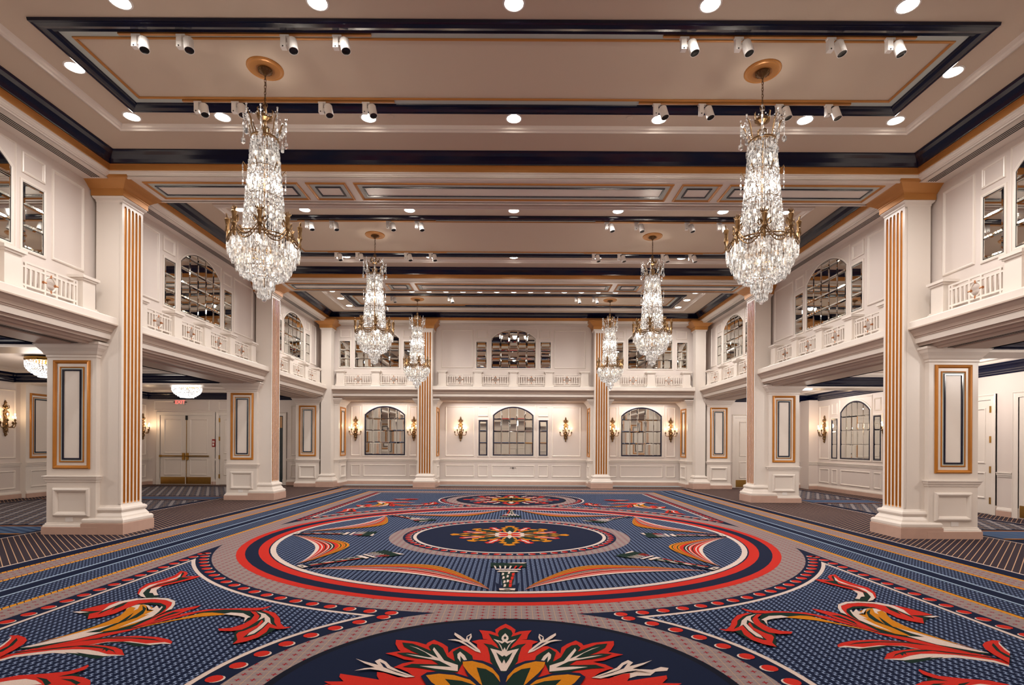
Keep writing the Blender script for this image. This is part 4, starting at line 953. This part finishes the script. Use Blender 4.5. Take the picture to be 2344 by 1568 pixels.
Zl = lambda k: .0008 * k
def flat(path, o0, o1, z, m): F.sweep(path, [(o0, z), (o1, z)], m)
OUT = rect(XC - 5.70, XC + 5.70, -6.0 if False else YF - 4, 17.80)
for o0, o1, m in ((0, .03, CC), (.03, .245, CN), (.245, .295, GROP), (.295, .565, GREY), (.565, .615, GROP), (.615, .92, DOTS), (.92, .948, CB), (.948, 1.108, CN), (1.108, 1.136, CB), (1.136, 1.435, DOTS), (1.435, 1.485, GROP)):
    # only the three visible sides inside the room
    x0, x1, yt = XC - 5.70, XC + 5.70, 17.80
    F.sweep([(x1, YF), (x1, yt), (x0, yt), (x0, YF)], [(o0, Zl(1)), (o1, Zl(1))], m, closed=False)
xi = 5.70 - 1.485
F.quad((XC - xi, YF, Zl(1)), (XC + xi, YF, Zl(1)), (XC + xi, 17.8 - 1.485, Zl(1)), (XC - xi, 17.8 - 1.485, Zl(1)), GREY)
SX = 1.02
def annulus(cy, r0, r1, z, m, sx=1., n_=96):
    F.add([(XC + r * sx * math.cos(2 * pi * i / n_), cy + r * math.sin(2 * pi * i / n_), z) for r in (r0, r1) for i in range(n_)], [(i, (i + 1) % n_, n_ + (i + 1) % n_, n_ + i) for i in range(n_)], m)
def disc(cy, r, z, m, sx=1., n_=96, cx=0): F.poly([(XC + cx + r * sx * math.cos(2 * pi * i / n_), cy + r * math.sin(2 * pi * i / n_), z) for i in range(n_)], m)
def dot(x, y, z, r=.05):
    s = -1 if x < XC else 1
    F.poly([(x + s * -.014 + r * math.cos(2 * pi * i / 14), y - .004 + r * math.sin(2 * pi * i / 14), z) for i in range(14)], CC)
    F.poly([(x + r * math.cos(2 * pi * i / 14), y + r * math.sin(2 * pi * i / 14), z + .0006) for i in range(14)], CR)
def tipang(Rb, rs):
    a, e = pi / 2, pi
    for _ in range(50):
        m = (a + e) / 2
        if ((rs * math.cos(m) / SX) ** 2 + (3.0 + rs * math.sin(m) - YM) ** 2) < Rb * Rb: a = m
        else: e = m
    return a
def spandrel(k, z, m, far):
    xl, Rb, rs = 3.97 - k, 4.0 + k, 1.65 + k
    yc = math.sqrt(Rb * Rb - (xl / SX) ** 2); ta = tipang(Rb, rs); a0 = math.atan2(-yc, -xl / SX)
    tx, ty = rs * math.cos(ta), 3.0 + rs * math.sin(ta); a1 = math.atan2(ty - YM, tx / SX)
    if a0 > 0: a0 -= 2 * pi
    if a1 > 0: a1 -= 2 * pi
    pts = [(Rb * SX * math.cos(a0 + (a1 - a0) * i / 24), YM + Rb * math.sin(a0 + (a1 - a0) * i / 24)) for i in range(25)]
    if not far:
        pts += [(rs * math.cos(ta + (2 * pi - 2 * ta) * i / 30), 3.0 + rs * math.sin(ta + (2 * pi - 2 * ta) * i / 30)) for i in range(1, 31)]
        pts += [(-.5, YF), (-xl, YF)]
        pts = [p for p in pts if p[1] >= YF]
    else:
        pts += [(rs * math.cos(ta + (1.5 * pi - ta) * i / 30), 3.0 + rs * math.sin(ta + (1.5 * pi - ta) * i / 30)) for i in range(1, 31)]
        pts += [(0, 1.0 + k * 1.0), (-xl, 1.0 + k * 1.0)]
        pts = [(x, 2 * YM - y) for x, y in pts]
    for s in (1, -1): F.poly([(XC + s * x, y, z) for x, y in pts], m)
for far in (0, 1):
    for k, z, m in ((0, Zl(2), CN), (.165, Zl(3), CC), (.205, Zl(4), DOTS)): spandrel(k, z, m, far)
fl_ = lambda y: 2 * YM - y
k = .083; Rb, rs = 4.0 + k, 1.65 + k; xl = 3.97 - k
ta = tipang(Rb, rs); yc = math.sqrt(Rb * Rb - (xl / SX) ** 2)
a0 = math.atan2(-yc, -xl / SX); a1 = math.atan2(3.0 + rs * math.sin(ta) - YM, rs * math.cos(ta) / SX)
dl = []
y = YM - yc - .12
while y > YF: dl.append((-xl, y)); y -= .19
N_ = int((a1 - a0) * Rb / .19); dl += [(Rb * SX * math.cos(a0 + (a1 - a0) * (i + .5) / N_), YM + Rb * math.sin(a0 + (a1 - a0) * (i + .5) / N_)) for i in range(N_)]
N_ = int((pi - ta) * rs / .185); dl += [(rs * math.cos(ta + (pi - ta) * (i + .8) / N_), 3.0 + rs * math.sin(ta + (pi - ta) * (i + .8) / N_)) for i in range(N_)]
for x, y in dl:
    for s in (1, -1):
        dot(XC + s * x, y, Zl(5))
        if fl_(y) < 15.9: dot(XC + s * x, fl_(y), Zl(5))
# great medallion
for f0, f1, m in ((1., .973, CR), (.973, .932, CN), (.932, .90, CR), (.90, .895, CN), (.895, .877, CC)): annulus(YM, 3.74 * f1, 3.74 * f0, Zl(2), m, SX)
disc(YM, 3.74 * .877, Zl(2), DOTS, SX); disc(YM, 1.80, Zl(3), GREY, SX); disc(YM, 1.60, Zl(4), CN, SX); annulus(YM, 1.40, 1.45, Zl(5), CC, SX)
for i in range(64):
    a = 2 * pi * i / 64; dot(XC + 1.525 * SX * math.cos(a), YM + 1.525 * math.sin(a), Zl(5), .042)
def shape(cy, rot, pts, z, m, cx=XC, sx=1., sy=1):
    c, s = math.cos(rot), math.sin(rot)
    F.poly([(cx + sx * (x * c - y * s), cy + sy * (x * s + y * c), z) for x, y in pts], m)
def jag(L0, L1, w, n_=4, j=.35):   # serrated leaf along +y
    R = []
    for i in range(n_):
        t = (i + .5) / n_; ww = w * math.sin(pi * (.12 + .8 * t)) ; y = L0 + (L1 - L0) * t
        R += [(ww * (1 - j), y - (L1 - L0) * .3 / n_), (ww, y + (L1 - L0) * .25 / n_)]
    return [(0, L0)] + R + [(0, L1)] + [(-x, y) for x, y in R[::-1]]
for k in range(8):
    a = pi / 4 * k; L = .93 if k % 2 == 0 else .84
    shape(YM, a + pi / 8, jag(.4, .82, .09, 2), Zl(6), CR); shape(YM, a + pi / 8, jag(.45, .76, .03, 2), Zl(7), CC)
    shape(YM, a, jag(.2, L, .17, 4), Zl(8), CO); shape(YM, a, jag(.2, L * .86, .10, 4), Zl(9), CG)
for k in range(4):
    a = pi / 4 + pi / 2 * k
    shape(YM, a, [(0, 0), (.11, .1), (.12, .2), (.05, .27), (0, .26), (-.05, .27), (-.12, .2), (-.11, .1)], Zl(10), CC); shape(YM, a, [(0, .03), (.07, .11), (.07, .18), (0, .22), (-.07, .18), (-.07, .11)], Zl(11), CR)
    shape(YM, pi / 2 * k, [(0, .05), (.04, .2), (0, .38), (-.04, .2)], Zl(11), CC)
disc(YM, .045, Zl(12), CO)
# swags and torches round the great medallion
RI = 3.74 * .877
for k in range(8):
    a0 = -pi / 2 + pi / 4 * k
    for A0, A1, m in ((.45, .50, CC), (.50, .64, CR), (.53, .545, CC), (.575, .59, CG), (.61, .625, CC), (.64, .70, CG), (.66, .675, CC), (.70, .75, CR), (.75, .89, CO), (.772, .787, CG), (.81, .82, CR), (.84, .855, CG)):
        vs = []; n_ = 18
        for i in range(n_ + 1):
            t = i / n_; a = a0 + .05 + (pi / 4 - .10) * t; e = math.sin(pi * t) ** .75
            for A in (A0, A1): q = RI - .03 - A * e; vs.append((XC + q * SX * math.cos(a), YM + q * math.sin(a), Zl(6) + A0 * .008))
        F.add(vs, [(2 * i, 2 * i + 1, 2 * i + 3, 2 * i + 2) for i in range(n_)], m)
    rot = a0 - pi / 2 + pi     # local +y points to the centre
    def T_(pts, z, m): 
        c, s = math.cos(a0), math.sin(a0)
        F.poly([(XC + SX * ((RI - y) * c - x * .6 * s), YM + (RI - y) * s + x * .6 * c, z + .006) for x, y in pts], m)
    T_([(-.16, 0), (.16, 0), (.2, .3), (0, .12), (-.2, .3)], Zl(7), CN)
    T_([(-.07, .1), (.07, .1), (.13, .76), (-.13, .76)], Zl(8), CG); T_([(-.33, 1.0), (.33, 1.0), (.34, 1.22), (-.34, 1.22)], Zl(8), CG)
    T_([(-.12, 0), (.12, 0), (.13, .07), (-.13, .07)], Zl(9), CC); T_([(-.06, .02), (.06, .02), (.03, .05), (-.03, .05)], Zl(10), CG)
    for x, y in ((-.04, .12), (-.05, .27), (-.07, .44), (-.085, .6), (.005, .3), (0, .5), (.02, .66)): T_([(x - .022, y), (x + .015, y + .02), (x + .02, y + .10), (x - .015, y + .12)], Zl(9), CC)
    for x, y in ((.045, .12), (.05, .27), (.075, .42), (.09, .58)): T_([(x - .02, y), (x + .02, y), (x + .03, y + .14), (x - .02, y + .12)], Zl(9), CR)
    T_([(-.2, .76), (.2, .76), (.16, .82), (-.16, .82)], Zl(9), CC); T_([(-.22, .86), (.22, .86), (.24, .9), (-.24, .9)], Zl(9), CC)
    for i in range(6): x = -.24 + .085 * i; T_([(x, .92), (x + .028, .92), (x + .05 + (x * .2), 1.05), (x + .015 + x * .2, 1.07)], Zl(9), CC if i < 4 else CR)
    T_([(-.02, 1.2), (.3, 1.19), (.36, 1.24), (.1, 1.23)], Zl(9), CC)
# small medallions: traced flower on the near one, turned leaves on the rest
def big_leaf(cy, a, z):
    shape(cy, a, jag(.35, 1.24, .23, 5, .4), z, CR); shape(cy, a, jag(.4, 1.08, .15, 5, .4), z + .0008, CG); shape(cy, a, jag(.5, .95, .08, 3, .5), z + .0016, CC)
for cy in (3.0, 14.0):
    disc(cy, 1.40, Zl(3), CK); disc(cy, 1.345, Zl(4), CN)
    for k in range(8):
        if cy < 5 and k in (0, 1, 7): continue
        big_leaf(cy, pi / 4 * k, Zl(5) + .0001 * k); shape(cy, pi / 4 * k + pi / 8, jag(.7, 1.12, .05, 3, .5), Zl(8), CC)
    for k in range(8): shape(cy, pi / 4 * k + pi / 8, jag(.05, .62, .2, 1, .1), Zl(9), CK); shape(cy, pi / 4 * k + pi / 8, jag(.08, .56, .16, 1, .1), Zl(10), CO); shape(cy, pi / 4 * k + pi / 8, jag(.05, .40, .09, 1, .1), Zl(11), CG)
for i, (c, p) in enumerate(FLOWER):
    q = [(p[j] / 1000, p[j + 1] / 1000) for j in range(0, len(p), 2)]
    for s in (1, -1): F.poly([(XC + s * x, y, Zl(12) + i * .0004) for x, y in q], CM[c])
for i, (c, p) in enumerate(PLANT):
    q = [(p[j] / 1000, p[j + 1] / 1000) for j in range(0, len(p), 2)]; z = Zl(5) + i * .00035
    for s in (1, -1):
        F.poly([(XC + s * x, y, z) for x, y in q], CM[c]); F.poly([(XC + s * x, 2 * YM - y, z) for x, y in q], CM[c])
# aisle carpets
for s, W in ((-1, LW), (1, RW)):
    a, e = 7.43, W - .62
    def q4(x0, x1, y0, y1, z, m): F.quad((s * x0, y0, z), (s * x1, y0, z), (s * x1, y1, z), (s * x0, y1, z), m)
    q4(a, e, YF, 17.95, Zl(1), CC); q4(a + .03, e - .03, YF, 17.92, Zl(2), CN); q4(a + .22, e - .2, YF, 17.7, Zl(3), AISL)
    for cy in COLY:
        q4(a + .1, e - .1, cy - .52, cy + .62, Zl(4), CN); q4(a + .1, e - .1, cy - .38, cy + .48, Zl(5), CO); q4(a + .1, e - .1, cy - .32, cy + .42, Zl(6), BBND)
fl = F.build('floor', kind='structure', label='navy, red and grey patterned carpet')
# ------------------------------------------------------------------ lights
for y in (6.28, 11.25, 16.2):
    for x in (-2.86, 2.86):
        lamp('chandelier_lamp', 'POINT', (x, y, 3.75), 20, (255, 242, 228), .1)
        lamp('chandelier_lamp', 'POINT', (x, y, 4.45), 31, (255, 242, 228), .1)
for x in (-2.86, 2.86): lamp('rear_fill', 'POINT', (x, -.8, 4.2), 170, (255, 238, 220), .4)  # added fill without a fixture, brightens the rear wall the mirrors reflect
for x, y in ((-9.66, 11.3), (-9.62, 16.1)): lamp('flush_lamp', 'POINT', (x, y, 2.62), 60, (255, 240, 226), .4)
for x, y in ((-9.66, 6.2), (-9.66, 1), (8.6, 6.2), (8.6, 11.3), (8.6, 16.1), (8.6, 1)): lamp('aisle_lamp', 'POINT', (x, y, 2.85), 100, (255, 245, 236), .2)
for x, wd in ((-4.5, 1.9), (0, 4.3), (4.5, 1.9)): lamp('alcove_lamp', 'AREA', (x, 18.88, 2.885), 9.5 * wd, (255, 246, 238), (wd, .25))

w = bpy.data.worlds.new('room_world'); S.world = w; w.use_nodes = True
w.node_tree.nodes['Background'].inputs[0].default_value = (1, .92, .85, 1); w.node_tree.nodes['Background'].inputs[1].default_value = .3
# ------------------------------------------------------------------ camera
cam = bpy.data.cameras.new('camera'); co = bpy.data.objects.new('camera', cam); COL.objects.link(co); S.camera = co
cam.sensor_width = 36; cam.lens = 1250 / 2344 * 36; cam.shift_x = -3.8 / 2344; cam.shift_y = (1019.06 - 784) / 2344
cam.clip_end = 200
ROLL = .0052
co.matrix_world = Matrix.Translation((.02, 0, 1.4)) @ Matrix.Rotation(pi / 2, 4, 'X') @ Matrix.Rotation(ROLL, 4, 'Z')
S.view_settings.view_transform = 'Standard'; S.view_settings.look = 'None'; S.view_settings.exposure = .02; S.view_settings.gamma = 1.
S.cycles.max_bounces = 7; S.cycles.diffuse_bounces = 4; S.cycles.glossy_bounces = 4; S.cycles.transparent_max_bounces = 24
S.cycles.adaptive_threshold = .02; S.cycles.sample_clamp_indirect = 4; S.cycles.use_denoising = True
S.cycles.caustics_reflective = False; S.cycles.caustics_refractive = False; S.cycles.blur_glossy = .5
